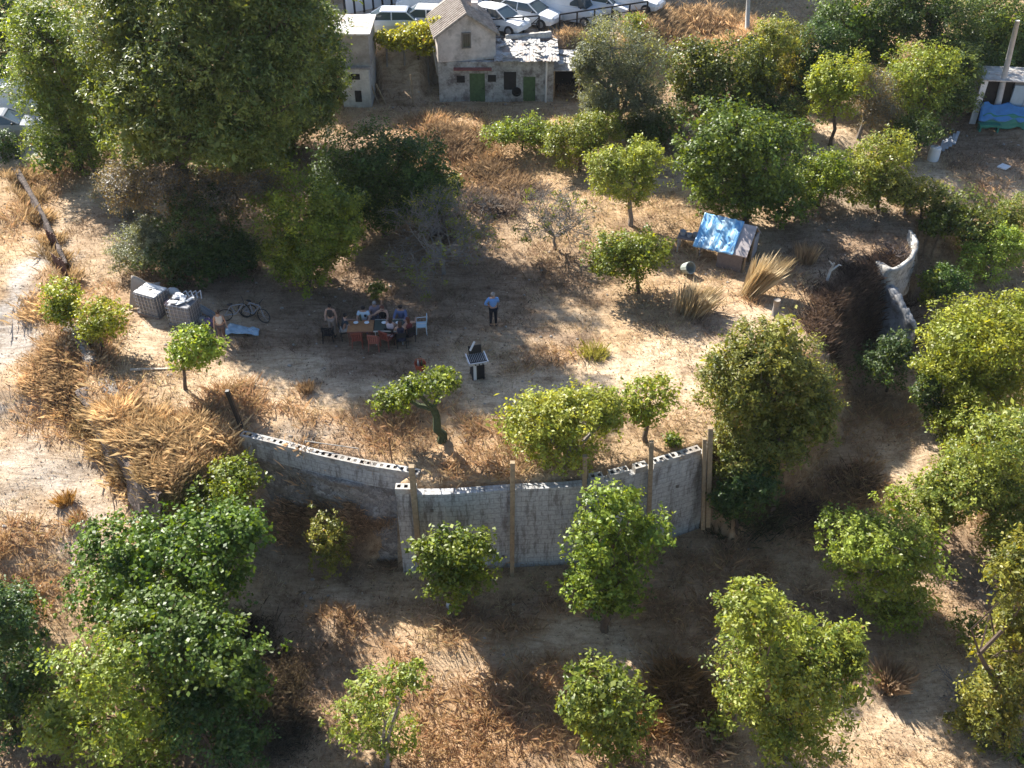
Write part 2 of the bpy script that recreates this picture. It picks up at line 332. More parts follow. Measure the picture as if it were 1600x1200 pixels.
# ------------------------------------------------------------------ plants
def leaf_mesh(cen, out, nper, rc, ls, c1, c2, aspect=.5, dry=0, base=None, updir=.75):
    n = len(cen)*nper; nc = len(cen)
    rcs = np.repeat(rc if np.ndim(rc) else np.full(nc, rc), nper)
    p = np.repeat(cen, nper, 0)+RNG.normal(0, 1, (n, 3))*rcs[:, None]*.46
    nr = np.repeat(out, nper, 0)*.55+np.array([0, 0, updir])+RNG.normal(0, .62, (n, 3)); nr /= np.linalg.norm(nr, axis=1)[:, None]
    t = np.cross(nr, RNG.normal(0, 1, (n, 3))); t /= np.linalg.norm(t, axis=1)[:, None]; b = np.cross(nr, t)
    L = ls*RNG.uniform(.55, 1.35, (n, 1)); Wd = L*aspect
    v = np.stack([p-t*L/2, p+b*Wd/2+nr*L*.06, p+t*L/2, p-b*Wd/2+nr*L*.06], 1)
    u = np.repeat(np.clip(RNG.normal(.5, .33, (nc, 1)), 0, 1), nper, 0)+RNG.normal(0, .14, (n, 1)); u = np.clip(u, 0, 1)
    c = (np.array(c1)*(1-u)+np.array(c2)*u)*np.repeat(RNG.uniform(.72, 1.22, (nc, 1)), nper, 0)*RNG.uniform(.72, 1.3, (n, 1))
    if dry:
        m = RNG.random(n) < dry; c[m] = np.array((.30, .20, .07))*RNG.uniform(.7, 1.3, (m.sum(), 1))
    v = v.reshape(-1, 4, 3)
    gz = np.concatenate([H(p[i:i+30000, 0], p[i:i+30000, 1]) for i in range(0, n, 30000)]); ok = p[:, 2] > gz+.04
    v, c = v[ok], c[ok]; n = len(v)
    v = v.reshape(-1, 3)-np.array(base); f = (np.arange(n)*4)[:, None]+np.arange(4)
    return v, f, np.repeat(c, 4, 0)
def wob(a, b, k, amp):
    a, b = Vector(a), Vector(b); L = (b-a).length; r = []
    for i in range(k+1):
        t = i/k; j = Vector([random.gauss(0, 1) for _ in range(3)])*amp*L*math.sin(math.pi*t); r.append(a.lerp(b, t)+j)
    return r
SPEC = {  # leaf length, colour 1, colour 2, aspect, leaf area index, clump radius factor, dry share
 'yellow': (.15, (.170,.215,.025), (.340,.360,.055), .5, 4.2, .26, .015),
 'citrus': (.135, (.090,.135,.014), (.275,.300,.036), .55, 4.6, .24, .0),
 'bright': (.13, (.175,.225,.026), (.370,.385,.070), .5, 4.6, .24, .0),
 'dark':   (.135, (.035,.075,.018), (.105,.155,.035), .5, 4.4, .24, .005),
 'fig':    (.145, (.050,.088,.014), (.170,.212,.034), .75, 4.2, .24, .0),
 'olive':  (.12, (.110,.135,.085), (.250,.275,.175), .3, 4.4, .24, .0),
 'pepper': (.17, (.085,.140,.025), (.240,.290,.050), .32, 4.6, .22, .01),
 'deep':   (.18, (.080,.135,.038), (.205,.255,.065), .35, 4.4, .22, .01),
 'grey':   (.11, (.170,.160,.150), (.270,.255,.240), .35, 2.6, .24, .25),
 'mixed':  (.135, (.105,.140,.024), (.300,.305,.055), .45, 4.4, .24, .02),
 'vine':   (.18, (.27,.26,.022), (.48,.43,.06), .7, 3.5, .22, .03)}
def plant(name, label, cat, base, lobes, spec, group=None, trunk=.12, bark=None, lai=1.0, twig=.35, spread=.35, bz=None, ls=None, canopy='crown', cap=46000):
    """lobes: (cx, cy, rx, ry[, dy]) in photo pixels on the plane of the base; each becomes a round mass at real depth and size"""
    b = G(*base) if bz is None else Vector(bz)
    S = SPEC[spec]; lsz = ls or S[0]; cen, out, rcs, lob = [], [], [], []
    for q in lobes:
        dy = q[4] if len(q) > 4 else random.uniform(-spread, spread)
        c = PY(q[0], q[1], b.y+dy); s = scl(c); rx = q[2]/s; th = math.atan2(CAMZ-c.z, c.y); ry = rx*.92
        rz2 = ((q[3]/s)**2-(ry*math.sin(th))**2)/math.cos(th)**2; rz = min(max(math.sqrt(max(rz2, 0)), .5*rx), 1.35*rx)
        lob.append((np.array(c), rx, ry, rz))
    for c, rx, ry, rz in lob:
        rm = (rx*ry*rz)**(1/3); rc = max(.16, min(.5, S[5]*rm**.75)); area = 4*math.pi*rm*rm
        nc = int(area/(rc*rc)*.56*lai)+6
        d = RNG.normal(0, 1, (nc, 3)); d[:, 2] += .25; d /= np.linalg.norm(d, axis=1)[:, None]
        nz = vnoise(d[:, 0]*2+c[0], d[:, 1]*2+d[:, 2]*3+c[1], .7, 31)
        rr = RNG.uniform(.25, 1, nc)**.38*(.66+.78*nz)
        rr = np.where(RNG.random(nc) < .1, rr*RNG.uniform(1.08, 1.28, nc), rr)
        cc = c+d*rr[:, None]*np.array([rx, ry, rz])
        cen.append(cc); out.append(d); rcs.append(np.full(nc, rc)*RNG.uniform(.6, 1.3, nc))
        # stray sprigs past the outline
    root = thing(name, label, cat, b, 0, group)
    hue = np.array([random.uniform(.86, 1.08), random.uniform(.95, 1.07), random.uniform(.8, 1.2)])*random.uniform(.86, 1.14); S = (S[0], np.array(S[1])*hue, np.array(S[2])*hue)+S[3:]
    na = sum(math.pi*l[1]*l[3] for l in lob)*S[4]*lai*2.1/(lsz*lsz*S[3]*.5)/2
    cen, out, rcs = np.concatenate(cen), np.concatenate(out), np.concatenate(rcs)
    nper = max(6, int(min(na, cap)/len(cen)))
    v, f, c = leaf_mesh(cen, out, nper, rcs, lsz, S[1], S[2], S[3], S[6], tuple(b))
    global NLEAF; NLEAF += len(f)
    np_mesh(canopy, v, f, LEAF, c, root)
    cc = np.concatenate([l[0]+RNG.normal(0, .30, (9, 3))*np.array(l[1:4]) for l in lob]); oo = RNG.normal(0, 1, cc.shape); oo /= np.linalg.norm(oo, axis=1)[:, None]  # oversized leaves added inside the crown to block sunlight and shade its front
    rr_ = np.concatenate([np.full(9, .42*(l[1]*l[2]*l[3])**(1/3)) for l in lob])
    v, f, c = leaf_mesh(cc, oo, max(8, int(len(f)*.13/len(cc)*lai)), rr_, lsz*1.7, np.array(S[1])*.9, S[2], max(.5, S[3]), 0, tuple(b)); np_mesh('shade_leaf_core', v, f, LEAF, c, root)
    t = MB(); low = min(l[0][2]-l[3]*.5 for l in lob); bl = Vector(b)
    mc = Vector(sum(l[0] for l in lob)/len(lob)); fork = Vector((b.x*.75+mc.x*.25, b.y, max(b.z+.25, min(low, mc.z-.2))))
    t.tube([p-bl for p in wob((b.x, b.y, b.z-.15), fork, 4, .035)], [trunk*1.35, trunk*1.1, trunk, trunk*.9, trunk*.85], 8)
    for cl, rx, ry, rz in lob:
        e = Vector(cl); pts = wob(fork, e, 4, .06); t.tube([p-bl for p in pts], [trunk*.75, trunk*.62, trunk*.5, trunk*.38, trunk*.25], 6)
        for k in range(int(10*twig*min(3, max(1, rx)))+3):
            d = Vector([random.gauss(0, 1) for _ in range(3)]); d.z = abs(d.z)*.8; d.normalize()
            s0 = pts[random.randint(2, 4)]; e2 = e+Vector((d.x*rx, d.y*ry, d.z*rz))*random.uniform(.75, 1.12)
            t.tube([p-bl for p in wob(s0, e2, 3, .07)], [trunk*.25, trunk*.17, trunk*.1, .008], 4)
    t.build('trunk', bark or BARK, root); return root
NLEAF = 0
def bare(name, label, base, ht, wd, cat='tree', group=None, n=7, trunk=.08, mt=None, lean=(0, 0), leaves=None, fork=.3, levels=4):
    b = G(*base); root = thing(name, label, cat, b, 0, group); t, tw = MB(), MB(); tips = []
    def grow(p, d, L, r, lv):
        k = 3; pts = [p]; q = p
        for i in range(k):
            d = (d+Vector([random.gauss(0, .16) for _ in range(3)])).normalized(); q = q+d*L/k; pts.append(q)
        (t if lv >= levels-1 else tw).tube(pts, [max(.007, r*q) for q in (1, .85, .72, .6)], 5 if lv > 1 else 3)
        if lv == 0: tips.append(q); return
        for i in range(random.choice((2, 3, 3, 4))):
            a = Vector([random.gauss(0, 1) for _ in range(3)]); a.z = a.z*.5+.15; nd = (d*.8+a.normalized()*.75).normalized()
            grow(pts[random.choice((2, 3, 3))], nd, L*random.uniform(.6, .85), r*.55, lv-1)
    t0 = Vector((lean[0], lean[1], ht*fork)); t.tube(wob((0, 0, -.1), t0, 3, .04), [trunk*1.3, trunk, trunk*.9, trunk*.85], 7)
    for i in range(n):
        a = 2*math.pi*(i+random.random()*.6)/n; d = Vector((math.cos(a)*wd/ht*1.1, math.sin(a)*wd/ht*1.1, .9)).normalized()
        grow(t0, d, ht*.3, trunk*.6, levels-1)
    t.build('trunk', mt or BARKG, root); tw.build('twigs', mt or BARKG, root)
    if leaves:
        S = SPEC[leaves[0]]; cc = np.array([tuple(q+b) for q in random.sample(tips, min(len(tips), leaves[1]))]); o = RNG.normal(0, 1, cc.shape); o /= np.linalg.norm(o, axis=1)[:, None]
        v, f, c = leaf_mesh(cc, o, 14, .22, S[0], S[1], S[2], S[3], S[6], tuple(b)); np_mesh('foliage', v, f, LEAF, c, root)
    return root
def tuft(label, base, ht, n, col, rad=.18, lean=.5, name='dry_grass_tuft', cat='grass tuft', group='tall dry grass tufts', wd=.02, stretch=None):
    b = G(*base); n *= 2; wd *= .65; x = np.full(n, 0.); h = ht*RNG.uniform(.55, 1.1, n); c = np.array(col)*RNG.uniform(.6, 1.25, (n, 1))
    v, f, c = blades(x, x.copy(), x.copy(), h, wd, lean, c, rad)
    if stretch: v[:, 0] += v[:, 2]*stretch
    o = np_mesh(name, v, f, STRAW, c, None, b); return tag(o, label, cat, group)

# ------------------------------------------------------------------ walls
def catmull(pts, n=6):
    out = []; p = [pts[0]]+list(pts)+[pts[-1]]
    for i in range(1, len(p)-2):
        for k in range(n):
            t = k/n; a, b, c, d = (Vector(q) for q in p[i-1:i+3])
            out.append(.5*((2*b)+(c-a)*t+(2*a-5*b+4*c-d)*t*t+(3*b-a-3*c+d)*t**3))
    out.append(Vector(pts[-1])); return out
def block_mat():
    m, n, bs = newmat('concrete_block'); uv = n.nodes.new('ShaderNodeUVMap')
    br = n.nodes.new('ShaderNodeTexBrick'); link(n, uv.outputs[0], br.inputs['Vector']); br.inputs['Scale'].default_value = 1
    br.inputs['Brick Width'].default_value = .5; br.inputs['Row Height'].default_value = .25; br.inputs['Mortar Size'].default_value = .018; br.inputs['Mortar Smooth'].default_value = .3
    br.inputs['Color1'].default_value = (.50, .50, .485, 1); br.inputs['Color2'].default_value = (.46, .46, .45, 1); br.inputs['Mortar'].default_value = (.33, .325, .315, 1)
    mp = n.nodes.new('ShaderNodeMapping'); mp.inputs['Scale'].default_value = (1.7, .3, 1); link(n, uv.outputs[0], mp.inputs[0])
    n1 = noise_node(n, 1.6, 9, .75, mp.outputs[0]); n2 = noise_node(n, 9, 6, .7, uv.outputs[0])
    c = mixc(n, br.outputs[0], ramp(n, n2.outputs[0], [(.3, .6), (.6, 1.1)]).outputs[0], .9, 'MULTIPLY')
    c = mixc(n, c, (.12, .10, .085), ramp(n, n1.outputs[0], [(.50, 0), (.58, .6), (.7, .85)]).outputs[0])
    c = mixc(n, c, (.60, .58, .54), ramp(n, n1.outputs[0], [(.34, .7), (.42, 0)]).outputs[0])
    link(n, c, bs.inputs['Base Color']); bs.inputs['Roughness'].default_value = .9; bump(n, bs, br.outputs['Fac'], -.6, .02); return m
def stone_mat(name='rubble_stone', a=(.33, .29, .25), b=(.17, .14, .12), sc=3.2):
    m, n, bs = newmat(name); tc = n.nodes.new('ShaderNodeTexCoord'); v = n.nodes.new('ShaderNodeTexVoronoi'); v.inputs['Scale'].default_value = sc
    mp = n.nodes.new('ShaderNodeMapping'); mp.inputs['Scale'].default_value = (1, 1, 1.7); nw = noise_node(n, 2.2, 4, .7, tc.outputs['Object']); wm = n.nodes.new('ShaderNodeMix'); wm.data_type = 'RGBA'; wm.blend_type = 'ADD'; wm.inputs[0].default_value = .55
    link(n, tc.outputs['Object'], wm.inputs[6]); link(n, nw.outputs['Color'], wm.inputs[7]); link(n, wm.outputs[2], mp.inputs[0]); link(n, mp.outputs[0], v.inputs['Vector'])
    e = n.nodes.new('ShaderNodeTexVoronoi'); e.feature = 'DISTANCE_TO_EDGE'; e.inputs['Scale'].default_value = sc; link(n, mp.outputs[0], e.inputs['Vector'])
    n1 = noise_node(n, 8, 7, .7, tc.outputs['Object']); bw = n.nodes.new('ShaderNodeRGBToBW'); link(n, v.outputs['Color'], bw.inputs[0])
    c = mixc(n, a, b, bw.outputs[0]); c = mixc(n, c, ramp(n, e.outputs['Distance'], [(0, .45), (.05, 1)]).outputs[0], 1.0, 'MULTIPLY')
    c = mixc(n, c, ramp(n, n1.outputs[0], [(.3, .55), (.7, 1.25)]).outputs[0], 1.0, 'MULTIPLY')
    link(n, c, bs.inputs['Base Color']); bs.inputs['Roughness'].default_value = .95
    bump(n, bs, e.outputs['Distance'], .7, .12); return m
BLOCK = block_mat(); STONE = stone_mat('rubble_stone', (.42, .385, .34), (.20, .17, .145), 3.6); WHITEC = mat('white_concrete', (.60, .585, .55), .85, .35, 5, dirt=(.30, .28, .25)); COPE = mat('weathered_coping', (.50, .48, .44), .9, .45, 4, dirt=(.24, .21, .18)); HOLE = mat('hollow_dark', (.17, .15, .13), .95, .3, 6)
def normals2(pts):
    r = []
    for i in range(len(pts)):
        d = pts[min(i+1, len(pts)-1)]-pts[max(i-1, 0)]; d = Vector((d.x, d.y, 0)).normalized(); r.append(Vector((d.y, -d.x, 0)))
    return r   # faces the camera when the points run left to right
def strip_wall(name, pts, top, bot, th, mt, parent=None, amp=0, nv=14, batter=0, base=Vector((0, 0, 0))):
    """wall along pts (left to right); the side facing the camera gets a grid with relief amp"""
    N = normals2(pts); u = [0]
    for a, b in zip(pts, pts[1:]): u.append(u[-1]+(Vector((b.x-a.x, b.y-a.y, 0))).length)
    vs, uvs, fs = [], [], []; n = len(pts); tf = top if callable(top) else (lambda i: top); bf = bot if callable(bot) else (lambda i: bot)
    rows = [('b', 0)]+[('f', k/nv) for k in range(nv+1)]+[('t', 1), ('k', 0)]
    for i, p in enumerate(pts):
        zt, zb = tf(i), bf(i)
        for j in range(nv+1):
            z = zt+(zb-zt)*j/nv; off = 0
            if amp: off = (float(vnoise(u[i]*1.0, z*1.6, .45, 41))-.5)*2*amp+(float(vnoise(u[i], z, 1.4, 42))-.5)*2*amp
            q = Vector((p.x, p.y, z))+N[i]*(off+batter*j/nv); vs.append(q-base); uvs.append((u[i], z))
        vs.append(Vector((p.x, p.y, zt+(float(vnoise(u[i], 3, .5, 44))-.5)*amp))-N[i]*th-base); uvs.append((u[i], zt+.24))
        vs.append(Vector((p.x, p.y, zb))-N[i]*th-base); uvs.append((u[i], zb))
    m = nv+3
    for i in range(n-1):
        for j in range(nv): fs.append((i*m+j, i*m+j+1, (i+1)*m+j+1, (i+1)*m+j))
        fs.append((i*m, (i+1)*m, (i+1)*m+nv+1, i*m+nv+1)); fs.append((i*m+nv+1, (i+1)*m+nv+1, (i+1)*m+nv+2, i*m+nv+2))
    fs.append(tuple(range(m-2))+(nv+2, nv+1)); fs.append(tuple((n-1)*m+k for k in reversed(list(range(m-2))+[nv+2, nv+1])))
    me = bpy.data.meshes.new(name); me.from_pydata([tuple(v) for v in vs], [], fs); me.materials.append(mt)
    uvl = me.uv_layers.new(name='UVMap')
    for pl in me.polygons:
        for li in pl.loop_indices:
            vi = me.loops[li].vertex_index; uvl.data[li].uv = uvs[vi]
    if amp: me.polygons.foreach_set('use_smooth', [True]*len(me.polygons))
    o = bpy.data.objects.new(name, me); COL.objects.link(o)
    if parent: o.parent = parent
    return o
def hollow_course(name, pts, z0, z1, th, parent, base, frac=lambda u: True):
    """a course of hollow blocks whose open cells can be seen from above"""
    N = normals2(pts); mb = MB(); ub = 0; dk = MB()
    # resample evenly
    L = [0]
    for a, b in zip(pts, pts[1:]): L.append(L[-1]+(b-a).length)
    def at(u):
        for i in range(len(L)-1):
            if u <= L[i+1]+1e-6: t = (u-L[i])/(L[i+1]-L[i]); return pts[i].lerp(pts[i+1], t), N[i].lerp(N[i+1], t).normalized()
        return pts[-1], N[-1]
    n = int(L[-1]/.25); st = L[-1]/n
    for k in range(n):
        zt = z1 if frac(k/n) else z0+.02
        if zt < z1: continue
        (p, a), (q, b) = at(k*st), at((k+1)*st); o = [p, q, q-b*th, p-a*th]; c = sum((v for v in o), Vector((0, 0, 0)))/4
        q_ = random.uniform(.42, .56); hd = random.choice((.17, .17, .12, .05, .015)); inn = [c+(v-c)*q_ for v in o]; V = lambda v, z: (v.x-base.x, v.y-base.y, z-base.z)
        vs = [V(v, zt) for v in o]+[V(v, zt) for v in inn]+[V(v, zt-hd) for v in inn]+[V(v, z0) for v in o]
        fs = [(i, (i+1) % 4, (i+1) % 4+4, i+4) for i in range(4)]+[(i, i+12, (i+1) % 4+12, (i+1) % 4) for i in range(4)]
        mb.add(vs, fs); dk.add(vs[4:12], [(i, (i+1) % 4, (i+1) % 4+4, i+4) for i in range(4)]+[(4, 5, 6, 7)])
    o1 = mb.build(name, COPE, parent); dk.build('block_cavity', HOLE, parent); return o1

WT = .14
wl = catmull([P(374, 680, WT), P(440, 696, WT), P(500, 712, WT), P(570, 727, WT), P(632, 737, WT), P(652, 742, WT)], 5)
b0 = Vector((wl[0].x, wl[0].y, -4.3)); r = thing('block_wall', 'thin pale hollow block wall on rubble stone, curving down from the black post to the wooden posts', 'wall', b0)
strip_wall('block_course', wl, WT-.26, -.85, .3, BLOCK, r, base=b0)
hollow_course('hollow_block', wl, WT-.26, WT, .3, r, b0)
wl2 = [p-n*.03 for p, n in zip(wl, normals2(wl))]
strip_wall('rubble_base', wl2, -.82, lambda i: -4.6, .5, STONE, r, amp=.16, nv=22, batter=.7, base=b0)
wf = catmull([P(617, 764, WT), P(700, 764, WT), P(800, 757, WT), P(915, 750, WT), P(1018, 726, WT), P(1114, 697, WT)], 7)
b0 = Vector((wf[0].x, wf[0].y, -4.5)); r = thing('block_wall', 'tall pale concrete block retaining wall braced by upright wooden posts below the terrace', 'wall', b0)
strip_wall('block_course', wf, WT-.26, -4.75, .3, BLOCK, r, base=b0, nv=4)
hollow_course('hollow_block', wf, WT-.26, WT, .3, r, b0, lambda u: u > .58 and random.random() < .93 or u < .06)
mb = MB()
for i, z in ((5, -.9), (14, -.75), (13, -3.6), (22, -1.3), (31, -1.4), (8, -3.4)):
    mb.box(wf[min(i, len(wf)-1)]-b0+Vector((0, -.0, z-WT)), (.12, .06, .13))
mb.build('drain_hole', HOLE, r)
WOOD = mat('weathered_wood', (.36, .27, .17), .85, .4, 7); BLACKP = mat('black_painted', (.02, .02, .022), .5, .2, 8)
def post(label, tpx, tpy, bpx, bpy, w=.17, mt=WOOD, grp='wooden posts bracing the block wall', gap=.13):
    c = min(wf, key=lambda p: abs(p.x-P(tpx, 760, 0).x)); t = PY(tpx, tpy, c.y-gap); b = PY(bpx, bpy, c.y-gap-.3); d = t-b
    vs = [c0+Vector((x*w/2, y*w/2, 0)) for c0 in (Vector((0, 0, 0)), d) for x, y in ((-1, -1), (1, -1), (1, 1), (-1, 1))]
    ob = MB().add(vs, [(0,3,2,1),(4,5,6,7),(0,1,5,4),(1,2,6,5),(2,3,7,6),(3,0,4,7)]).build('wall_post', mt, None, b, bevel=.012); return tag(ob, label, 'post', grp)
post('leftmost tall wooden post against the pale block wall, leaning slightly', 643, 728, 656, 880, .2)
post('wooden post at the middle of the pale block wall, above bare ground', 801, 722, 800, 900, .17)
post('wooden post half hidden behind the bright tree in front of the block wall', 914, 712, 911, 880, .16)
post('wooden post between the bright tree and the twin posts on the block wall', 1018, 690, 1012, 860, .16)
post('left one of the twin posts at the right end of the block wall', 1101, 685, 1098, 826, .15)
post('right and taller one of the twin posts at the right end of the block wall', 1110, 668, 1106, 822, .18)
def stake(label, px, py, ht, w, lean, mt):
    b = G(px, py); ob = MB().box((lean[0]/2, lean[1]/2, ht/2-.1), (w, w, ht+.1), ry=math.atan2(lean[0], ht), rx=-math.atan2(lean[1], ht)).build('post', mt, None, b, bevel=.008); return tag(ob, label, 'post')
stake('black post standing at the upper left end of the thin block wall', 380, 674, 2.05, .15, (-.25, 0), BLACKP)
stake('thin rusty stake standing behind the thin block wall near its right end', 613, 724, 1.3, .05, (-.03, 0), mat('rust_iron', (.22, .12, .07), .8, .4, 9))

def rough(name, label, px, top, bot, th, mt, amp=.12, batter=.15, nv=8, cat='wall', n=5):
    pts = catmull([Vector((P(a, b, c).x, P(a, b, c).y, 0)) for a, b, c in px], n)
    ts = [c for a, b, c in px]; m = len(pts)-1
    def tp(i):
        u = i/m*(len(ts)-1); k = min(int(u), len(ts)-2); return ts[k]+(ts[k+1]-ts[k])*(u-k)+(random.random()-.5)*amp*.8
    T = [tp(i) for i in range(len(pts))]; b0 = Vector((pts[0].x, pts[0].y, bot))
    o = strip_wall(name, pts, lambda i: T[i], bot, th, mt, None, amp, nv, batter, b0); o.location = b0; return tag(o, label, cat)
rough('stone_wall', 'low dark rubble wall edging the sandy path beside orange grass, top left', [(24, 262, .75), (50, 308, .6), (66, 338, .75), (80, 368, .5), (90, 388, .6), (100, 412, .45)], 0, -.6, .16, stone_mat('brown_stone', (.17, .13, .11), (.09, .07, .06), 5), .12, .1, 8, n=9)
rough('stone_wall', 'grey stone retaining face under the two small trees at left', [(95, 500, .25), (120, 535, .2), (138, 570, .15)], 0, -1.3, .4, STONE, .12)
rough('stone_wall', 'short rocky retaining face between the small trees and the orange grass bank', [(160, 590, .05), (175, 625, .05), (205, 648, .05)], 0, -1.2, .4, STONE, .14)
b0 = Vector((polyw[3][0], polyw[3][1], -3.2)); wq = [Vector((polyw[3][0], polyw[3][1], 0)), Vector((polyw[4][0], polyw[4][1], 0))]; dq = wq[1]-wq[0]; nq = Vector((dq.y, -dq.x, 0)).normalized()
wq = [wq[0]+dq*t+nq*(.22+.12*math.sin(t*9)) for t in [k/22 for k in range(-3, 25)]]
o = strip_wall('stone_wall', wq, lambda i: -.22+.12*math.sin(i*1.7), -3.2, .3, stone_mat('dark_rubble', (.24, .19, .16), (.11, .085, .07), 4), None, .16, 12, .3, b0); o.location = b0; tag(o, 'dark stone retaining face above the pale track at left, below the grass bank', 'wall')
RUSTP = mat('rusty_panel', (.13, .07, .055), .8, .4, 4)
for px, py, w_, h_, lb in ((100, 434, 1.0, 1.25, 'dark rusty panel at the near end of the low rubble wall at left'), (86, 388, .8, 1.05, 'dark rusty panel halfway along the low rubble wall at left')):
    g = G(px, py); m = MB()
    for k in range(5): m.box((-w_/2+w_*(k+.5)/5, .02*(k % 2), h_/2-.1), (w_/5+.005, .03, h_-.12*((k*7) % 3)))
    m.box((0, .05, h_*.75), (w_, .04, .06)); o = m.build('fence_panel', RUSTP, None, g); o.rotation_euler = (0, 0, R(-38)); tag(o, lb, 'fence panel')
wp = [(1370, 408, .3), (1390, 420, .45), (1410, 416, .5), (1428, 398, .65), (1434, 376, .7), (1425, 359, .6)]
rough('parapet_wall', 'white curved concrete wall round the twig heap at the right edge of the terrace', wp, 0, -1.6, .16, mat('rim_concrete', (.44, .43, .40), .9, .5, 5, dirt=(.2, .18, .16)), .07, .1, 12, n=9)
rough('retaining_wall', 'pale cracked concrete retaining face below the twig heap on the right', [(1385, 438, -.3), (1400, 462, -.5), (1415, 488, -.9), (1428, 516, -1.4)], 0, -4.2, .25, mat('stained_concrete', (.34, .34, .34), .9, .5, 3, dirt=(.13, .115, .105)), .16, .5, 14, n=8)

# ------------------------------------------------------------------ plants: (name, label, base, lobes, kind, group, trunk, options)
T = []
def tr(*a, **k): T.append((a, k))
tr('broadleaf_tree','tall yellow green tree at the top left corner, left end of the large dark tree','tree',(120,262),[(120,60,105,85),(70,130,60,60),(165,160,75,75),(110,215,75,48),(190,20,90,80),(60,60,45,50)],'pepper',None,.3,lai=1.3,ls=.18,cap=60000)
tr('broadleaf_tree','huge dark drooping tree at the top left casting the big shadow','tree',(300,402),[(330,80,115,95,1),(250,150,90,80,.5),(400,150,90,80,0),(320,-40,140,95,3),(430,40,85,95,2),(200,60,75,80,2.5),(330,195,95,55,0),(240,-90,110,90,4),(430,-110,90,80,3),(250,215,60,42,1),(390,215,60,42,1)],'deep',None,.34,lai=1.7,ls=.2,cap=130000)
tr('broadleaf_tree','narrow bright yellow green tree at the front of the huge tree, upper left','tree',(150,275),[(138,165,26,34),(150,200,26,28),(135,120,28,34),(165,175,20,26)],'yellow',None,.12,lai=1.3)
tr('broadleaf_tree','dark thin leaved tree in front of the left house','tree',(455,232),[(450,120,70,80),(490,50,50,55),(430,190,60,45),(510,125,30,50),(480,175,45,36),(430,-40,80,70,-2),(500,-95,85,70,-2),(380,-130,90,70,-2)],'deep',None,.25,lai=1.3,ls=.2,cap=60000)
tr('broadleaf_tree','blue green tree behind the yellow green tree at the top left corner','tree',(15,130),[(5,30,45,45),(-20,100,50,50)],'dark',None,.15,ls=.2)
tr('shrub','dark green shrub at the left edge beside the parked car','shrub',(5,248),[(5,228,24,22)],'dark',None,.06)
tr('shrub','dark shaded shrub beneath the huge tree, right of the water tanks','shrub',(318,425),[(315,350,60,62),(295,400,60,40),(370,400,40,40)],'dark',None,.1)
tr('bush','wide dark bluish undergrowth beneath the huge tree','bush',(285,412),[(200,295,44,34),(260,290,54,40),(345,300,56,40),(415,300,36,34),(310,335,60,40)],'grey',None,.1,lai=1.3)
tr('shrub','grey twiggy shrub under the huge tree beside the sandy path','shrub',(190,340),[(185,300,38,32),(235,335,45,35)],'grey',None,.06)
tr('shrub','grey green shrub above the leaning sheet and water tanks','shrub',(218,420),[(215,392,42,32),(238,365,30,24)],'olive',None,.06)
tr('bush','round dense dark bush left of centre above the picnic','bush',(480,450),[(480,345,80,70),(470,405,62,40),(525,350,40,60)],'citrus','dense bushes behind the picnic',.12,lai=1.1)
tr('bush','wide dark bush behind the picnic, right of the round dense bush','bush',(600,368),[(570,255,70,58),(640,262,62,55),(600,318,75,45),(665,300,45,40),(540,300,50,50)],'dark','dense bushes behind the picnic',.12)
tr('shrub','yellow green shrub strip below the right house','shrub',(815,235),[(785,208,34,20),(830,205,34,22),(860,212,24,20)],'yellow',None,.06,cat=0)
tr('bush','olive green bush below and right of the right house','bush',(905,268),[(895,222,48,38),(935,205,38,32)],'mixed',None,.09)
tr('olive_tree','silvery grey green olive tree right of the houses','tree',(968,205),[(955,75,52,48),(1000,105,50,50),(950,130,50,50),(935,165,30,26),(1000,160,40,35),(915,100,22,40)],'olive',None,.2,lai=1.1)
tr('fig_tree','dark green large leaved tree right of the silvery olive','tree',(1120,200),[(1085,105,48,42),(1140,110,60,45),(1110,150,70,38),(1180,130,30,40)],'fig',None,.15)
tr('tree','yellowish tree with a thin trunk right of the bare tree','tree',(985,352),[(955,260,38,30),(1005,250,34,28),(985,285,52,28)],'bright',None,.11,cat=0)
tr('bush','large dark rounded bush behind the blue tarp hut','bush',(1165,350),[(1150,210,78,42),(1110,255,55,48),(1200,250,65,60),(1140,300,65,38),(1215,310,55,28)],'fig',None,.16,lai=1.1)
tr('shrub','leafy green shrub right of the large bush behind the hut','shrub',(1280,322),[(1260,285,48,30),(1295,270,38,35)],'citrus',None,.08)
tr('round_tree','small round topped tree with a bare trunk left of the blue tarp hut','tree',(997,458),[(960,400,42,33),(1005,388,45,27),(985,410,48,26)],'citrus',None,.09)
tr('bush','bright yellow green bush right of the leafy shrubs, upper right','bush',(1372,330),[(1385,240,42,34),(1355,275,36,32),(1375,300,42,24)],'yellow',None,.09)
tr('tree','small yellow green tree on two thin trunks, upper right','tree',(1298,228),[(1300,155,38,35),(1320,120,42,32),(1285,130,25,22)],'yellow',None,.1,cat=0)
tr('tree','grey topped tree between two yellow green trees, upper right','tree',(1340,215),[(1362,140,42,36),(1375,175,40,28)],'grey',None,.12,cat=0)
tr('tree','bright feathery yellow green tree left of the slanted pole','tree',(1430,215),[(1440,110,50,34),(1430,150,52,38),(1475,115,22,25)],'yellow',None,.13,cat=0)
tr('bush','dark olive bush at the top between the fig and the green trees','bush',(1240,140),[(1235,95,42,42),(1215,130,34,30),(1265,120,30,30)],'mixed',None,.1)
tr('bush','green leafy bush at the top beside the orange grass','bush',(1200,170),[(1185,95,34,32),(1215,60,36,30)],'mixed',None,.09)
tr('tree','deep green tree at the top edge, right of the orange grass','tree',(1340,110),[(1320,30,50,40),(1370,50,50,45),(1340,85,50,30)],'fig',None,.16,cat=0)
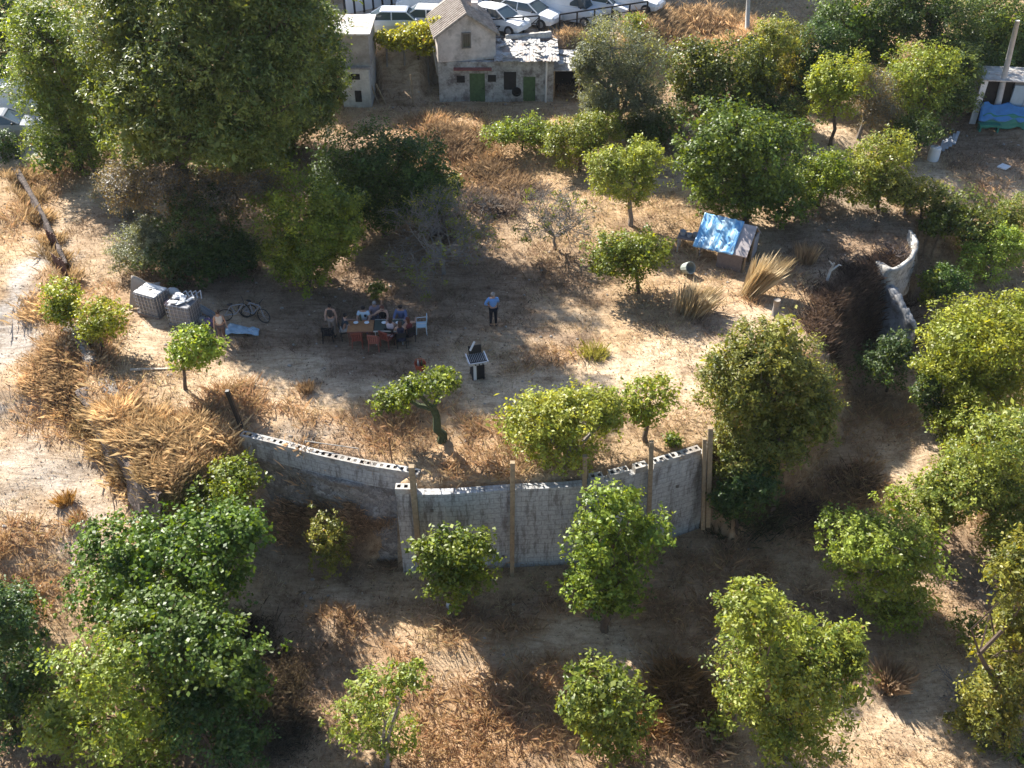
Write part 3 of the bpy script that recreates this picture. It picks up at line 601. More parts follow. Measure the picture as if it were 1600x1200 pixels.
tr('tree','dark tree at the top right behind the feathery tree','tree',(1470,130),[(1450,20,60,50),(1490,70,60,45),(1400,15,45,40)],'dark',None,.2,cat=0)
tr('tree','dark tree filling the top right corner behind the slanted pole','tree',(1570,112),[(1545,25,55,50),(1600,60,50,50),(1540,80,45,35)],'deep',None,.2,cat=0)
tr('bush','dark green bush beyond the white curved wall at right','bush',(1505,400),[(1500,335,50,40),(1535,365,36,34),(1470,345,30,26)],'fig',None,.1)
tr('bush','yellow green spiky bush at the right edge below the dark green bush','bush',(1545,440),[(1540,405,38,32),(1575,385,32,30)],'bright',None,.08)
tr('bush','olive green bush at the right edge above the spiky bush','bush',(1585,370),[(1585,340,30,34)],'mixed',None,.08)
tr('tree','broad bright yellow green tree at the right edge','tree',(1545,672),[(1530,520,82,48),(1490,570,48,52),(1580,570,60,60),(1535,610,70,52),(1600,500,50,40)],'bright','orchard trees on the lower ground at right',.16,lai=1.2,cat=0)
tr('tree','green leafy tree at the right edge under the broad bright tree','tree',(1550,840),[(1580,690,66,56),(1515,745,68,52),(1580,785,62,58),(1470,775,40,34)],'mixed','orchard trees on the lower ground at right',.16,cat=0)
tr('tree','rounded bright tree with a light top at lower right','tree',(1395,960),[(1345,838,60,40),(1415,852,62,50),(1380,888,70,42),(1400,940,54,44)],'bright','orchard trees on the lower ground at right',.14,cat=0)
tr('shrub','thin pale yellow sapling above the rounded bright tree at lower right','shrub',(1420,820),[(1400,785,30,28),(1440,770,32,28)],'yellow',None,.05,lai=.5)
tr('tree','large mixed green tree at the lower right of the picture','tree',(1225,1180),[(1175,955,50,42),(1215,1010,88,58),(1270,1060,70,62),(1180,1070,68,58),(1240,1130,80,48),(1310,1020,38,42)],'mixed','orchard trees on the lower ground at right',.18,lai=1.15,cat=0)
tr('tree','green tree cut by the right edge at the bottom','tree',(1580,1150),[(1580,1050,64,66),(1545,1115,54,54),(1600,970,52,58),(1600,885,46,52)],'mixed','orchard trees on the lower ground at right',.16,cat=0)
tr('shrub','dark shrub behind the green bush at the top beside the orange grass','shrub',(1290,165),[(1285,70,40,40),(1275,120,36,34)],'dark',None,.08)
tr('shrub','dark shrub between the fig and the olive bush at the top','shrub',(1190,200),[(1180,170,40,30),(1225,175,34,26)],'dark',None,.07)
tr('shrub','low dark shrub left of the shack at the right edge','shrub',(1490,190),[(1490,150,38,34),(1500,110,36,36)],'deep',None,.08)
tr('shrub','dark shrub behind the doorway of the shack','shrub',(1545,140),[(1535,110,40,30),(1590,110,40,34)],'deep',None,.08)
tr('shrub','mixed green shrub above the white curved wall at right','shrub',(1440,340),[(1440,305,34,28),(1405,290,30,24)],'mixed',None,.06)
tr('shrub','dark shrub between the white concrete face and the broad bright tree','shrub',(1480,470),[(1478,440,34,26)],'dark',None,.06)
tr('shrub','dark shrub under the broad bright tree at the right edge','shrub',(1500,690),[(1480,650,36,34),(1450,610,24,26)],'dark',None,.06)
tr('shrub','dark low shrub between the bottom right tree and the rusty grass','shrub',(1520,1020),[(1520,985,34,28),(1490,1040,30,24)],'mixed',None,.06,lai=.8)
tr('bush','dark bush in the deep shade at the bottom left, right of the yellow green bush','bush',(330,1195),[(310,1130,60,50),(370,1160,45,40)],'dark',None,.1)
tr('bush','dark bush at the left edge under the orange grass','bush',(40,980),[(20,945,34,32)],'dark',None,.08)
tr('shrub','dark foliage in the shade behind the half hidden house corner','shrub',(420,260),[(410,240,60,28),(350,250,50,30)],'deep',None,.08)
tr('shrub','dark green shrub hanging under the right end of the block wall','shrub',(1150,830),[(1145,780,30,40),(1175,760,40,40)],'dark',None,.06)
tr('shrub','small yellow tipped shrub right of the wide dark bush','shrub',(715,330),[(705,290,20,18),(690,320,26,18)],'yellow',None,.05,lai=.6)
tr('bush','leafy bush joining the two big trees at the right edge','bush',(1500,720),[(1495,665,36,34),(1540,690,40,34)],'bright',None,.08)
tr('bush','olive bush at the right edge between the upper and lower orchard trees','bush',(1590,900),[(1575,850,40,34),(1600,830,34,34)],'mixed',None,.08)
tr('shrub','dry looking mixed shrub above the rounded bright tree, lower right','shrub',(1465,850),[(1450,815,34,24),(1480,800,28,24)],'mixed',None,.06,lai=.8)
tr('shrub','small green shrub in the very bottom right corner','shrub',(1600,1190),[(1595,1180,32,25)],'bright',None,.05)
tr('citrus_tree','round green citrus bush at the bottom centre','tree',(945,1170),[(940,1075,58,46),(965,1110,52,46),(915,1110,38,36),(950,1145,50,30)],'citrus','citrus trees in front of the block wall',.1,lai=1.15,ls=.15)
tr('tree','pale green sapling with two leafy heads at the bottom left of centre','tree',(605,1200),[(590,1075,45,32),(640,1055,30,24),(560,1130,45,38),(610,1150,42,38)],'bright',None,.09,lai=.75,cat=0)
tr('citrus_tree','small round tree in front of the wall between its first two posts','tree',(712,962),[(690,865,38,35),(735,860,36,34),(712,900,54,34)],'citrus','citrus trees in front of the block wall',.09,lai=1.2,ls=.15)
tr('citrus_tree','larger bright leaved tree against the right half of the block wall','tree',(945,985),[(960,790,50,38),(1010,835,42,38),(930,850,48,42),(960,885,58,38),(925,915,46,36),(960,930,44,30)],'citrus','citrus trees in front of the block wall',.12,lai=1.1,ls=.155)
tr('fig_tree','wide dark green fig tree at the lower left','tree',(290,985),[(195,855,72,50),(300,850,88,54),(370,830,48,40),(250,900,90,48),(175,930,66,48),(330,900,60,40)],'fig',None,.18,lai=1.2,ls=.14,cap=70000)
tr('bush','green bush above the fig tree, below the grassy bank','bush',(335,825),[(310,775,48,32),(365,745,44,32),(345,790,48,24)],'citrus',None,.1)
tr('fig_tree','dark shaded tree below the wide fig at the lower left','tree',(270,1120),[(240,980,92,56),(330,1010,84,56),(290,1070,90,56),(370,1060,50,50)],'fig',None,.18,lai=1.25,ls=.14,cap=70000)
tr('bush','yellow green bush at the bottom left','bush',(160,1190),[(150,1045,66,54),(190,1110,88,64),(95,1130,66,50),(220,1175,75,48)],'yellow',None,.14,lai=.95)
tr('tree','very dark tree cut by the bottom left edge','tree',(10,1120),[(5,975,46,56),(20,1060,54,66),(0,1150,66,66)],'dark',None,.16,cat=0)
tr('small_tree','leftmost of the three small yellow green trees at left','tree',(112,512),[(97,462,30,26),(100,488,26,20)],'yellow','small yellow green trees at left',.06,lai=1.2)
tr('small_tree','middle one of the three small yellow green trees at left','tree',(160,548),[(160,493,42,28),(150,515,30,20)],'yellow','small yellow green trees at left',.07,lai=1.1)
tr('small_tree','small yellow green tree near the walking woman','tree',(289,608),[(300,530,32,22),(325,545,26,22),(285,555,24,24),(310,555,30,22)],'yellow','small yellow green trees at left',.07,lai=1.1)
tr('ivy_trunk_tree','flat topped tree with an ivy covered trunk in front of the grill','tree',(690,690),[(612,624,32,20),(640,608,26,18),(688,597,36,24)],'citrus',None,.16,lai=1.2,bark='ivy')
tr('bush','dense rounded green bush just behind the block wall','bush',(890,725),[(840,660,55,48),(895,640,52,36),(880,690,62,34),(945,645,28,34)],'bright',None,.13,lai=1.25)
tr('bush','small yellow green bush behind the wall near the twin posts','bush',(1010,690),[(1020,615,42,32),(1000,645,30,24)],'yellow',None,.09,lai=.95)
tr('tree','big dark green tree beyond the right end of the block wall','tree',(1200,800),[(1190,550,60,48),(1150,600,58,58),(1235,600,62,62),(1190,665,78,58),(1265,650,42,48),(1160,725,48,48)],'mixed',None,.22,lai=1.4,spread=.8,cat=0)
tr('shrub','dark green weedy shrub at the foot of the bramble slope','shrub',(1385,610),[(1375,570,46,32),(1400,545,24,24)],'dark',None,.06)
tr('shrub','thin green plant growing against the rubble under the left block wall','shrub',(520,890),[(510,830,26,28),(515,865,28,30)],'mixed',None,.04,lai=.6)
tr('shrub','small green weeds beyond the white concrete wall','shrub',(1455,478),[(1450,440,16,18),(1448,465,14,14)],'citrus',None,.03,lai=.8)
tr('shrub','yellow leaved bush on the parking bank at the top','shrub',(925,100),[(912,88,15,22),(990,38,20,16)],'yellow',None,.04,lai=.8)
tr('shrub','yellow weed tuft at the bottom, left of the large mixed tree','shrub',(1125,1150),[(1122,1130,26,22)],'yellow',None,.03,lai=.5)
tr('shrub','small green shrub on the block wall top near the twin posts','shrub',(1055,700),[(1052,688,14,12)],'citrus',None,.03)
tr('shrub','small green weed in the shade behind the picnic','shrub',(588,470),[(588,452,16,14)],'mixed',None,.03,lai=.6)
tr('shrub','shaded green shrub under the fig at the top','shrub',(1060,220),[(1040,195,50,30),(1000,200,34,24)],'dark',None,.08)
tr('shrub','shaded shrub in the hollow right of the feathery tree','shrub',(1425,240),[(1430,205,40,28)],'dark',None,.08)
tr('shrub','olive shrub below the two thin trunks, upper right','shrub',(1240,225),[(1235,195,34,26)],'mixed',None,.06)
for a, k in T:
    k = dict(k); k.pop('cat', None)
    n, l, c, b, lo, sp, g, t = a
    bk = IVY if k.pop('bark', None) else (BARKG if sp in ('olive', 'grey', 'bright') else BARK)
    plant(n, l, c, b, lo, sp, g, t, bk, **k)
# vine on its frame between the houses
vb = PY(655, 112, 59.9); vb.z = hz(vb.x, vb.y)
plant('grape_vine', 'bright yellow green vine spread over a pergola between the two houses', 'vine', (655, 125), [(612, 62, 26, 10), (650, 55, 34, 13), (690, 42, 22, 14), (668, 70, 28, 11)], 'vine', None, .06, lai=1.6, spread=.3, canopy='foliage', bz=vb)
r = thing('pergola', 'rough pole frame holding up the yellow green vine', 'pergola', vb)
mb = MB()
for px, py in ((605, 110), (632, 105), (668, 100), (692, 100)):
    g = PY(px, py, vb.y-.3); g.z = hz(g.x, g.y); mb = MB(); mb.tube([g-vb-Vector((0, 0, .2)), Vector((g.x-vb.x+.1, g.y-vb.y, PY(px, 62, g.y).z-vb.z))], .07, 6); mb.build('pole', BARKG, r)
a, b = PY(600, 70, vb.y), PY(700, 52, vb.y)
MB().tube([a-vb, b-vb], .06, 6).build('crossbeam', BARKG, r)
MB().tube([PY(678, 72, vb.y-1)-vb, PY(686, 118, vb.y-1.8)-vb], .13, 7).build('pale_trunk', mat('pale_log', (.5, .46, .4), .8, .3, 6), r)

bare('bare_tree', 'leafless grey tree in the sunlit grass right of centre', (866, 388), 3.3, 3.0, trunk=.08, leaves=('citrus', 60), group=None, levels=6, n=9, fork=.2)
bare('half_bare_tree', 'spindly half bare tree with a few yellow leaves in the shade by the dark bushes', (694, 428), 4.0, 3.8, trunk=.09, leaves=('mixed', 180), levels=6, n=9, fork=.22)
bare('bare_shrub', 'tangled grey bare shrub left of the large bush behind the hut', (1075, 240), 1.8, 2.4, 'shrub', levels=5)
bare('twig_heap', 'dark heap of dry twigs inside the white curved wall', (1395, 405), 1.5, 1.9, 'twigs', n=10, fork=.06, levels=4, mt=mat('dark_twig', (.10, .08, .075), .9, .3, 8))
bare('bare_shrub', 'pale bare branches above the white curved wall', (1412, 335), 1.8, 2.0, 'shrub', levels=4)
bare('bare_shrub', 'pale dry branches beside the tree at the bottom right', (1495, 1090), 1.6, 2.0, 'shrub', levels=4, fork=.1)
bare('brushwood', 'grey cut brushwood lying behind the thin block wall', (480, 690), .7, 2.6, 'twigs', n=11, fork=.05)
bare('brushwood', 'grey twiggy undergrowth above the bushes right of the half bare tree', (760, 330), 1.3, 2.4, 'twigs', n=8, fork=.08)
bare('bare_shrub', 'bare blue grey branches at the top left corner', (28, 120), 4.5, 3.0, 'shrub', n=5, levels=4)
# bramble mass on the slope: many dead stems
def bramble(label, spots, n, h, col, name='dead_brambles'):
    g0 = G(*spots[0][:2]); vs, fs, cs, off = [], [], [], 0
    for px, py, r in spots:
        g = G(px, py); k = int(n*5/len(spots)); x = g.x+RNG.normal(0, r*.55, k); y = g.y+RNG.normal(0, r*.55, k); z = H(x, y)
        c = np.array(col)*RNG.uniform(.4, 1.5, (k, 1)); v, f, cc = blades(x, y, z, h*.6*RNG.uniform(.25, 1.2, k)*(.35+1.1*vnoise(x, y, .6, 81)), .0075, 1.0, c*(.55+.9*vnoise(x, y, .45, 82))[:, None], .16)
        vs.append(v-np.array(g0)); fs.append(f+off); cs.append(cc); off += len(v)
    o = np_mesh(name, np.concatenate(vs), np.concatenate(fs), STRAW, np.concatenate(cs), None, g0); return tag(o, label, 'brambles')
bramble('dark brown mass of dead brambles on the slope below the white curved wall', [(1310, 480, 1.1), (1350, 460, 1.0), (1380, 480, 1.0), (1340, 530, 1.2), (1400, 520, .8), (1290, 520, .8)], 9000, .55, (.15, .105, .08))
bramble('rusty dead brambles growing on the rubble bank under the thin block wall', [(450, 810, .5), (500, 815, .5), (560, 820, .5), (600, 825, .4), (480, 790, .4), (570, 800, .4)], 4200, .55, (.46, .32, .20))
bramble('grey dead weeds against the dark foot of the big tree beyond the wall', [(1190, 790, .9), (1150, 760, .6)], 1500, .7, (.13, .12, .06))
bramble('tall orange grass bank above the track at left', [(215, 680, .9), (270, 690, 1.1), (320, 690, .9), (180, 650, .6)], 4200, .8, (.60, .455, .28), 'dry_grass_bank')
bramble('orange grass clump beside the grey stone face at left', [(95, 560, .8), (70, 480, .8), (110, 610, .7), (60, 600, .5)], 4200, .6, (.60, .44, .27), 'dry_grass_bank')
bramble('rust brown weeds on the slope below the right house', [(720, 235, 1.2), (690, 215, 1.0), (760, 270, 1.0), (800, 290, .9)], 4500, .7, (.36, .265, .18), 'dry_weeds')
bramble('orange brown weeds at the bottom between the two green bushes', [(1060, 1080, .6), (1020, 1120, .5), (1090, 1110, .4)], 3500, .7, (.40, .24, .11), 'dry_weeds')
bramble('orange grass along the parking bank at the top', [(1050, 40, 1.5), (1090, 50, 1.5), (1150, 50, 1.5), (900, 62, 1.0), (1000, 50, 1.0)], 6000, .7, (.58, .43, .27), 'dry_grass_bank')

tuft('tall straw coloured grass fountain leaning right in front of the blue tarp hut', (1170, 462), 1.9, 420, (.58, .46, .28), .16, .3, stretch=.55)
tuft('broad straw grass clump left of the tall grass fountain', (1078, 488), 1.3, 420, (.56, .45, .28), .26, .4, stretch=.35)
tuft('short orange grass clump right of the blue tarp hut', (1258, 410), 1.0, 240, (.52, .36, .21), .18, .3)
tuft('rusty grass fountain between the two trees at the bottom right', (1388, 1075), 1.1, 420, (.42, .30, .19), .14, .55)
tuft('small brown grass clump on the sunlit ground left of the ivy trunk tree', (480, 612), .5, 160, (.36, .25, .15), .12, .5)
tuft('yellow green weed on the sunlit ground right of the grill', (928, 555), .45, 220, (.42, .40, .09), .28, .7, cat='weed', name='weed_clump', group=None)
tuft('small orange grass clump on the pale track at left', (103, 785), .45, 160, (.42, .25, .08), .14, .6)
tuft('orange grass clump on the track below the small one at left', (122, 812), .35, 140, (.46, .29, .14), .2, .6)
print('leaves', NLEAF)

# ------------------------------------------------------------------ houses, sheds, parking
PLAST = mat('old_plaster', (.70, .62, .57), .9, .25, 2.5, dirt=(.40, .35, .31)); PLASTD = mat('peeling_plaster', (.50, .49, .47), .9, .45, 4, dirt=(.17, .15, .14))
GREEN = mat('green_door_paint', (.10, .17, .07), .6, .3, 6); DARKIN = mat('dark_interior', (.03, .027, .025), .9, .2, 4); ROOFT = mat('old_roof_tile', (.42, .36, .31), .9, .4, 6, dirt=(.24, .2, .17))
ZINC = mat('sheet_metal', (.55, .54, .52), .55, .3, 4, metal=.2, dirt=(.32, .24, .19)); WHITEP = mat('white_paint', (.74, .75, .76), .35, .06, 2, spec=.5); GLASS = mat('dark_glass', (.05, .075, .085), .12, .1, 2, spec=.8)
BRICK = stone_mat('brick_rubble', (.36, .25, .19), (.2, .15, .12), 4.5); RUSTR = mat('red_tin', (.30, .10, .08), .8, .35, 6); WHITEW = mat('whitewash', (.62, .61, .58), .85, .25, 3, dirt=(.42, .39, .36))
def window(root, c, w, h, ry=0):
    f = MB(); t = .07
    for x, z, a, b in ((0, h/2, w+t, t), (0, -h/2, w+t, t), (-w/2, 0, t, h-t), (w/2, 0, t, h-t)): f.box((c[0]+x, c[1]-.03, c[2]+z), (a, .1, b))
    fo = f.build('window', mat('window_frame', (.2, .18, .16), .7, .2, 5), root)
    MB().box((c[0], c[1]-.004, c[2]), (w-t, .03, h-t)).build('pane', GLASS, fo)
    b = MB()
    for k in range(1, 4): b.box((c[0]-w/2+w*k/4, c[1]-.065, c[2]), (.02, .02, h-.02))
    b.build('bars', BLACKP, fo); return fo
def door(root, c, w, h, mt=GREEN):
    d = MB().box((c[0], c[1]-.03, c[2]+h/2), (w, .06, h))
    for k in range(5): d.box((c[0]-w/2+w*(k+.5)/5, c[1]-.067, c[2]+h/2), (w/5-.03, .02, h-.1))
    o = d.build('door', mt, root); f = MB()
    for x in (-1, 1): f.box((c[0]+x*(w/2+.05), c[1]-.05, c[2]+h/2), (.1, .1, h+.1))
    f.box((c[0], c[1]-.05, c[2]+h+.05), (w, .1, .1)).build('door_frame', mat('door_frame_wood', (.16, .15, .12), .8, .3, 6), o)
    MB().ell((c[0]+w*.36, c[1]-.1, c[2]+h*.48), (.035, .035, .035), 8, 5).build('handle', BLACKP, o)
# right house: low stone floor with two green doors, gabled upper room, tin roof
g = P(778, 157, 1.25); r = thing('stone_house', 'old two level house with a pale gabled upper room and two green doors below', 'house', (g.x, g.y, 1.2))
Wd = 7.0; L = -3.6
w = MB(); Hh = 2.65
for x0, x1, z0, z1 in ((L, -1.72, 0, Hh), (-1.72, -.78, 1.95, Hh), (-.78, 1.56, 0, Hh), (1.56, 2.3, 1.75, Hh), (2.3, 3.4, 0, Hh)): w.box(((x0+x1)/2, 0, (z0+z1)/2), (x1-x0, .3, z1-z0))
w.box((L+.15, 2.3, Hh/2), (.3, 4.3, Hh)); w.box((3.25, 2.0, Hh/2), (.3, 3.7, Hh))
w.build('stone_wall', PLASTD, r, (0, 0, -.15))
door(r, (-1.25, .02, -.15), .94, 2.05); door(r, (1.93, .02, -.15), .74, 1.85)
for cx, cz in ((-2.25, 1.45), (-.35, 1.5)):
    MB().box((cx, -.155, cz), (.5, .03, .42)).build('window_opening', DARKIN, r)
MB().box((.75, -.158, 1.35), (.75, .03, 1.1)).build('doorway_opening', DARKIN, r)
MB().box((-1.5, -.25, 2.12), (2.3, .35, .04), rx=.25).build('red_awning', RUSTR, r)
MB().lathe([(.28, 0), (.3, .06), (.28, .12), (.17, .12), (.17, 0)], 14).build('old_tyre', mat('rubber', (.02, .02, .02), .9, .2, 6), r, (1.15, -.35, .75)).rotation_euler = (R(90), 0, 0)
for rx_, x0, x1, z in ((.05, -.2, 1.3, 2.72), (.09, 1.25, 2.6, 2.78), (.03, 2.5, 3.7, 2.7)):
    rf = MB(); n = 12
    for k in range(n):
        a = x0+(x1-x0)*k/n; rf.box((a+(x1-x0)/n/2, 1.4, z+.03*(k % 2)), ((x1-x0)/n+.01, 3.9-.3*random.random(), .03), rx=rx_)
    rf.build('tin_roof', ZINC, r)
d = MB()
for k in range(46): d.box((random.uniform(-.1, 3.6), random.uniform(-.3, 3), 2.86+random.random()*.12), (random.uniform(.1, .55), random.uniform(.1, .4), .05), rz=random.random()*3, rx=random.uniform(-.2, .2))
d.build('roof_debris', WHITEC, r)
MB().tube([(2.95, -.28, 0), (2.95, -.28, 2.6)], .06, 8).build('drain_pipe', WHITEP, r)
# gabled upper room
up = MB(); ew, e0, e1, ap = 3.5, 2.52, 4.05, 5.2; Ms = Matrix.Translation((-1.85, .1, 0)) @ Matrix.Rotation(R(10), 4, 'Z')
def T2(vs): return [tuple(Ms @ Vector(v)) for v in vs]
D = 4.2; pr = [(-ew/2, e0), (ew/2, e0), (ew/2, e1), (0, ap), (-ew/2, e1)]
vs = T2([(x, -.1, z) for x, z in pr]+[(x, D, z) for x, z in pr]); up.add(vs, [(0, 1, 2, 3, 4), (9, 8, 7, 6, 5), (0, 5, 6, 1), (1, 6, 7, 2), (4, 9, 5, 0)])
up.build('upper_wall', PLAST, r)
rf = MB()
for s in (-1, 1):
    a = (0, ap+.04); b = (s*(ew/2+.22), e1-.13)
    vs = T2([(a[0], -.28, a[1]), (b[0], -.28, b[1]), (b[0], D+.2, b[1]), (a[0], D+.2, a[1]), (a[0], -.28, a[1]+.11), (b[0], -.28, b[1]+.11), (b[0], D+.2, b[1]+.11), (a[0], D+.2, a[1]+.11)])
    rf.add(vs, [(0, 1, 2, 3), (4, 7, 6, 5), (0, 4, 5, 1), (1, 5, 6, 2), (2, 6, 7, 3), (3, 7, 4, 0)])
    for k in range(14):
        y = -.2+k*.32; vs = T2([(a[0], y, a[1]+.12), (b[0], y, b[1]+.12)]); rf.tube(vs, .05, 5)
ro = rf.build('roof', ROOFT, r)
MB().box(Ms @ Vector((.9, 2.6, 4.8)), (.4, .4, .7)).build('chimney', PLAST, ro)
wr = window(r, (0, 0, 0), .48, .85); wr.location = Ms @ Vector((-.02, -.12, 3.75)); wr.rotation_euler = (0, 0, R(10))
# open shed to the right
g = P(884, 157, 1.3); r = thing('lean_to_shed', 'dark open shed with a broken white roof, right of the two green doors', 'shed', (g.x, g.y+.3, 1.3))
for x in (-.75, .8): MB().box((x, 0, .95), (.1, .1, 1.9)).build('post', WOOD, r)
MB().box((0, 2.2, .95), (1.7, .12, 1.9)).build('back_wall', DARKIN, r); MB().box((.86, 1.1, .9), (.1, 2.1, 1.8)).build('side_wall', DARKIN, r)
MB().box((.1, 1.1, 2.0), (2.1, 2.7, .05), rx=.13).build('roof', WHITEC, r)
d = MB()
for k in range(26): d.box((random.uniform(-.8, 1.0), random.uniform(0, 2), 2.1+random.random()*.15), (random.uniform(.1, .5), random.uniform(.1, .4), .04), rz=random.random()*3, rx=random.uniform(-.3, .3))
d.build('roof_debris', WHITEC, r)
# left house
g = P(538, 165, 1.2); r = thing('farm_house', 'grey plastered house with a small upper window, half hidden behind the huge dark tree', 'house', (g.x, g.y, 1.1))
w = MB()
for x0, x1, z0, z1 in ((-1.9, -.95, 0, 2.4), (-.95, .0, 2.05, 2.4), (0, 1.7, 0, 2.4)): w.box(((x0+x1)/2, 0, (z0+z1)/2), (x1-x0, .3, z1-z0))
w.box((1.55, 1.8, 1.2), (.3, 3.3, 2.4)); w.box((-1.75, 1.8, 1.2), (.3, 3.3, 2.4)); w.build('lower_wall', WHITEW, r)
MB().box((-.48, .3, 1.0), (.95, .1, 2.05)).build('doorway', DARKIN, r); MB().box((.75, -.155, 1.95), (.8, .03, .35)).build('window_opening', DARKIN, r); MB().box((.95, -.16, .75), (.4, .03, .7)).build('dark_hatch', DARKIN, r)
w = MB().box((-.2, 1.75, 3.4), (4.0, 3.1, 1.95)); w.build('upper_wall', mat('grey_plaster', (.42, .38, .35), .9, .3, 2.5, dirt=(.28, .25, .22)), r)
window(r, (-.25, .19, 3.6), .62, .75)
MB().box((-.2, 1.75, 4.42), (4.3, 3.4, .1), rx=.03).build('roof', ZINC, r); MB().box((-.2, .1, 2.42), (4.0, .5, .06)).build('ledge', ROOFT, r)
g = G(592, 162)
for k, (lb, a, b) in enumerate((('long plank leaning on the right side of the half hidden house', (0, 0), (-.55, 1.5)), ('short pale plank propped beside the half hidden house', (.5, -.2), (-.1, 1.2)), ('thin pole standing on the slope between the two houses', (2.2, -.6), (2.1, 1.9)))):
    o = MB().tube([(0, 0, -.1), (b[0]-a[0], .3, b[1])], .05, 5).build('plank', WOOD, None, (g.x+a[0], g.y+a[1], hz(g.x+a[0], g.y+a[1]))); tag(o, lb, 'plank')
rough('brick_wall', 'rough brick and stone bank wall behind the tin roofed house', [(770, 62, 4.05), (800, 61, 4.1), (830, 60, 4.1), (866, 60, 4.1)], 0, 1.0, .4, BRICK, .12, .1)
g = P(700, 5, 5)
rough('kerb_wall', 'low pale kerb along the edge of the parking ground at the top', [(790, 56, 4.3), (820, 54, 4.35), (845, 52, 4.4), (862, 50, 4.4)], 0, 3.9, .25, WHITEC, .04, 0)

# parked vehicles: x forward
TYRE = mat('tyre_rubber', (.025, .025, .027), .85, .2, 8); RIM = mat('rim_metal', (.45, .45, .46), .35, .15, 6, metal=.7); LAMP = mat('lamp_glass', (.6, .6, .58), .15, .05, 5, spec=.7); RED = mat('tail_red', (.35, .02, .02), .3, .1, 5)
def car(label, kind='car', paint=WHITEP, cat='car', loc=(0, 0, 0), rz=0, group='white vehicles parked along the top'):
    r = thing('parked_'+kind, label, cat, loc, rz, group)
    if kind == 'car': hw, st, cb, cr, zr, L = .86, [(-2.1, .45, .72, .90), (-1.95, .25, .95, .97), (-1.2, .22, 1, .98), (.6, .22, 1, .95), (1.4, .24, .99, .86), (1.95, .3, .93, .74), (2.12, .4, .74, .62)], (-1.95, 1.05), (-1.35, .25), 1.45, 2.1
    else: hw, st, cb, cr, zr, L = .92, [(-2.25, .4, .95, 1.15), (-2.15, .25, 1, 1.18), (0, .22, 1, 1.15), (1.2, .22, 1, 1.1), (1.9, .28, .95, .98), (2.25, .4, .75, .75)], (-2.2, 1.5), (-2.12, .7), 2.0, 2.25
    rings = []
    for x, zb, f, zt in st:
        w = hw*f; zm = (zb+zt)*.55; rings.append([(x, -w*.93, zb), (x, -w, zm), (x, -w*.93, zt), (x, -w*.5, zt+.03), (x, w*.5, zt+.03), (x, w*.93, zt), (x, w, zm), (x, w*.93, zb)])
    b = MB().loft(rings); zc = st[2][3]-.02
    bo = b.build('body', paint, r, smooth=False, bevel=.02)
    def fr(xa, xb, xc, xd, z0, z1, w0, w1): return [(xa, -w0, z0), (xb, -w0, z0), (xb, w0, z0), (xa, w0, z0), (xc, -w1, z1), (xd, -w1, z1), (xd, w1, z1), (xc, w1, z1)]
    BX = [(0,3,2,1),(4,5,6,7),(0,1,5,4),(1,2,6,5),(2,3,7,6),(3,0,4,7)]
    w0, w1 = hw*.9, hw*.72
    if kind == 'car':
        MB().add(fr(cb[0], cb[1], cr[0], cr[1], zc, zr-.04, w0, w1), BX).build('windows', GLASS, r)
        MB().add(fr(cr[0]-.06, cr[1]+.08, cr[0]+.05, cr[1]-.08, zr-.05, zr+.02, w1+.02, w1-.06), BX).build('roof', paint, r, bevel=.015)
        p = MB()
        for s in (-1, 1):
            for xa, xb in ((cb[0]+.02, cr[0]), (cb[1]-.02, cr[1]), (-.45, -.45)): p.tube([(xa, s*(w0+.005), zc), (xb, s*(w1+.005), zr-.02)], .04, 5)
        p.build('pillars', paint, r)
    else:
        MB().add(fr(cb[0], cb[1]-.55, cr[0], cr[1]-.1, zc, zr, w0+.02, w1+.12), BX).build('cargo_body', paint, r, bevel=.05)
        MB().add(fr(.55, cb[1], .5, cr[1]+.05, zc, zr-.06, w0-.03, w1+.04), BX).build('windscreen', GLASS, r)
        for s in (-1, 1): MB().add([(.35, s*.845, zc+.08), (.95, s*.855, zc+.08), (.72, s*.795, zr-.2), (.35, s*.79, zr-.2), (.35, s*.8, zc+.08), (.95, s*.8, zc+.08), (.72, s*.77, zr-.2), (.35, s*.77, zr-.2)], [(0,1,2,3),(7,6,5,4),(0,4,5,1),(1,5,6,2),(2,6,7,3),(3,7,4,0)]).build('side_window', GLASS, r)
        MB().add(fr(.5, 1.0, .45, .72, zr-.07, zr+.01, w1+.1, w1+.08), BX).build('roof', paint, r)
    for x in (-L*.64, L*.64):
        for s in (-1, 1):
            wh = MB().lathe([(.2, -.1), (.31, -.1), (.33, -.05), (.33, .05), (.31, .1), (.2, .1)], 16).build('wheel', TYRE, r, (x, s*(hw-.06), .33)); wh.rotation_euler = (R(90), 0, 0)
            MB().lathe([(.02, -.115), (.2, -.105), (.2, .105), (.02, .115)], 10).build('rim', RIM, wh)
    for s in (-1, 1):
        MB().ell((L*.955, s*hw*.62, .68), (.09, .17, .09), 8, 6).build('headlight', LAMP, r); MB().box((-L*1.0, s*hw*.7, .8), (.05, .2, .16)).build('tail_light', RED, r)
        MB().ell((cb[1]-.3, s*(hw+.08), zc+.08), (.07, .1, .07), 8, 5).build('mirror', BLACKP, r)
    MB().box((L*.99, 0, .42), (.08, .5, .12)).build('number_plate', WHITEP, r); return r
def pk(px, py, z=0): q = G(px, py); return (q.x, q.y, q.z+.01)
car('white car parked just right of the gabled roof, nose to the right', 'car', WHITEP, 'car', pk(778, 46), R(-32))
car('second white car right of the gabled roof, beside the white van', 'car', WHITEP, 'car', pk(826, 36), R(-30))
car('white van parked behind the black railing', 'van', WHITEP, 'van', pk(890, 32), R(-28))
car('white car parked just right of the white van', 'car', WHITEP, 'car', pk(940, 22), R(-28))
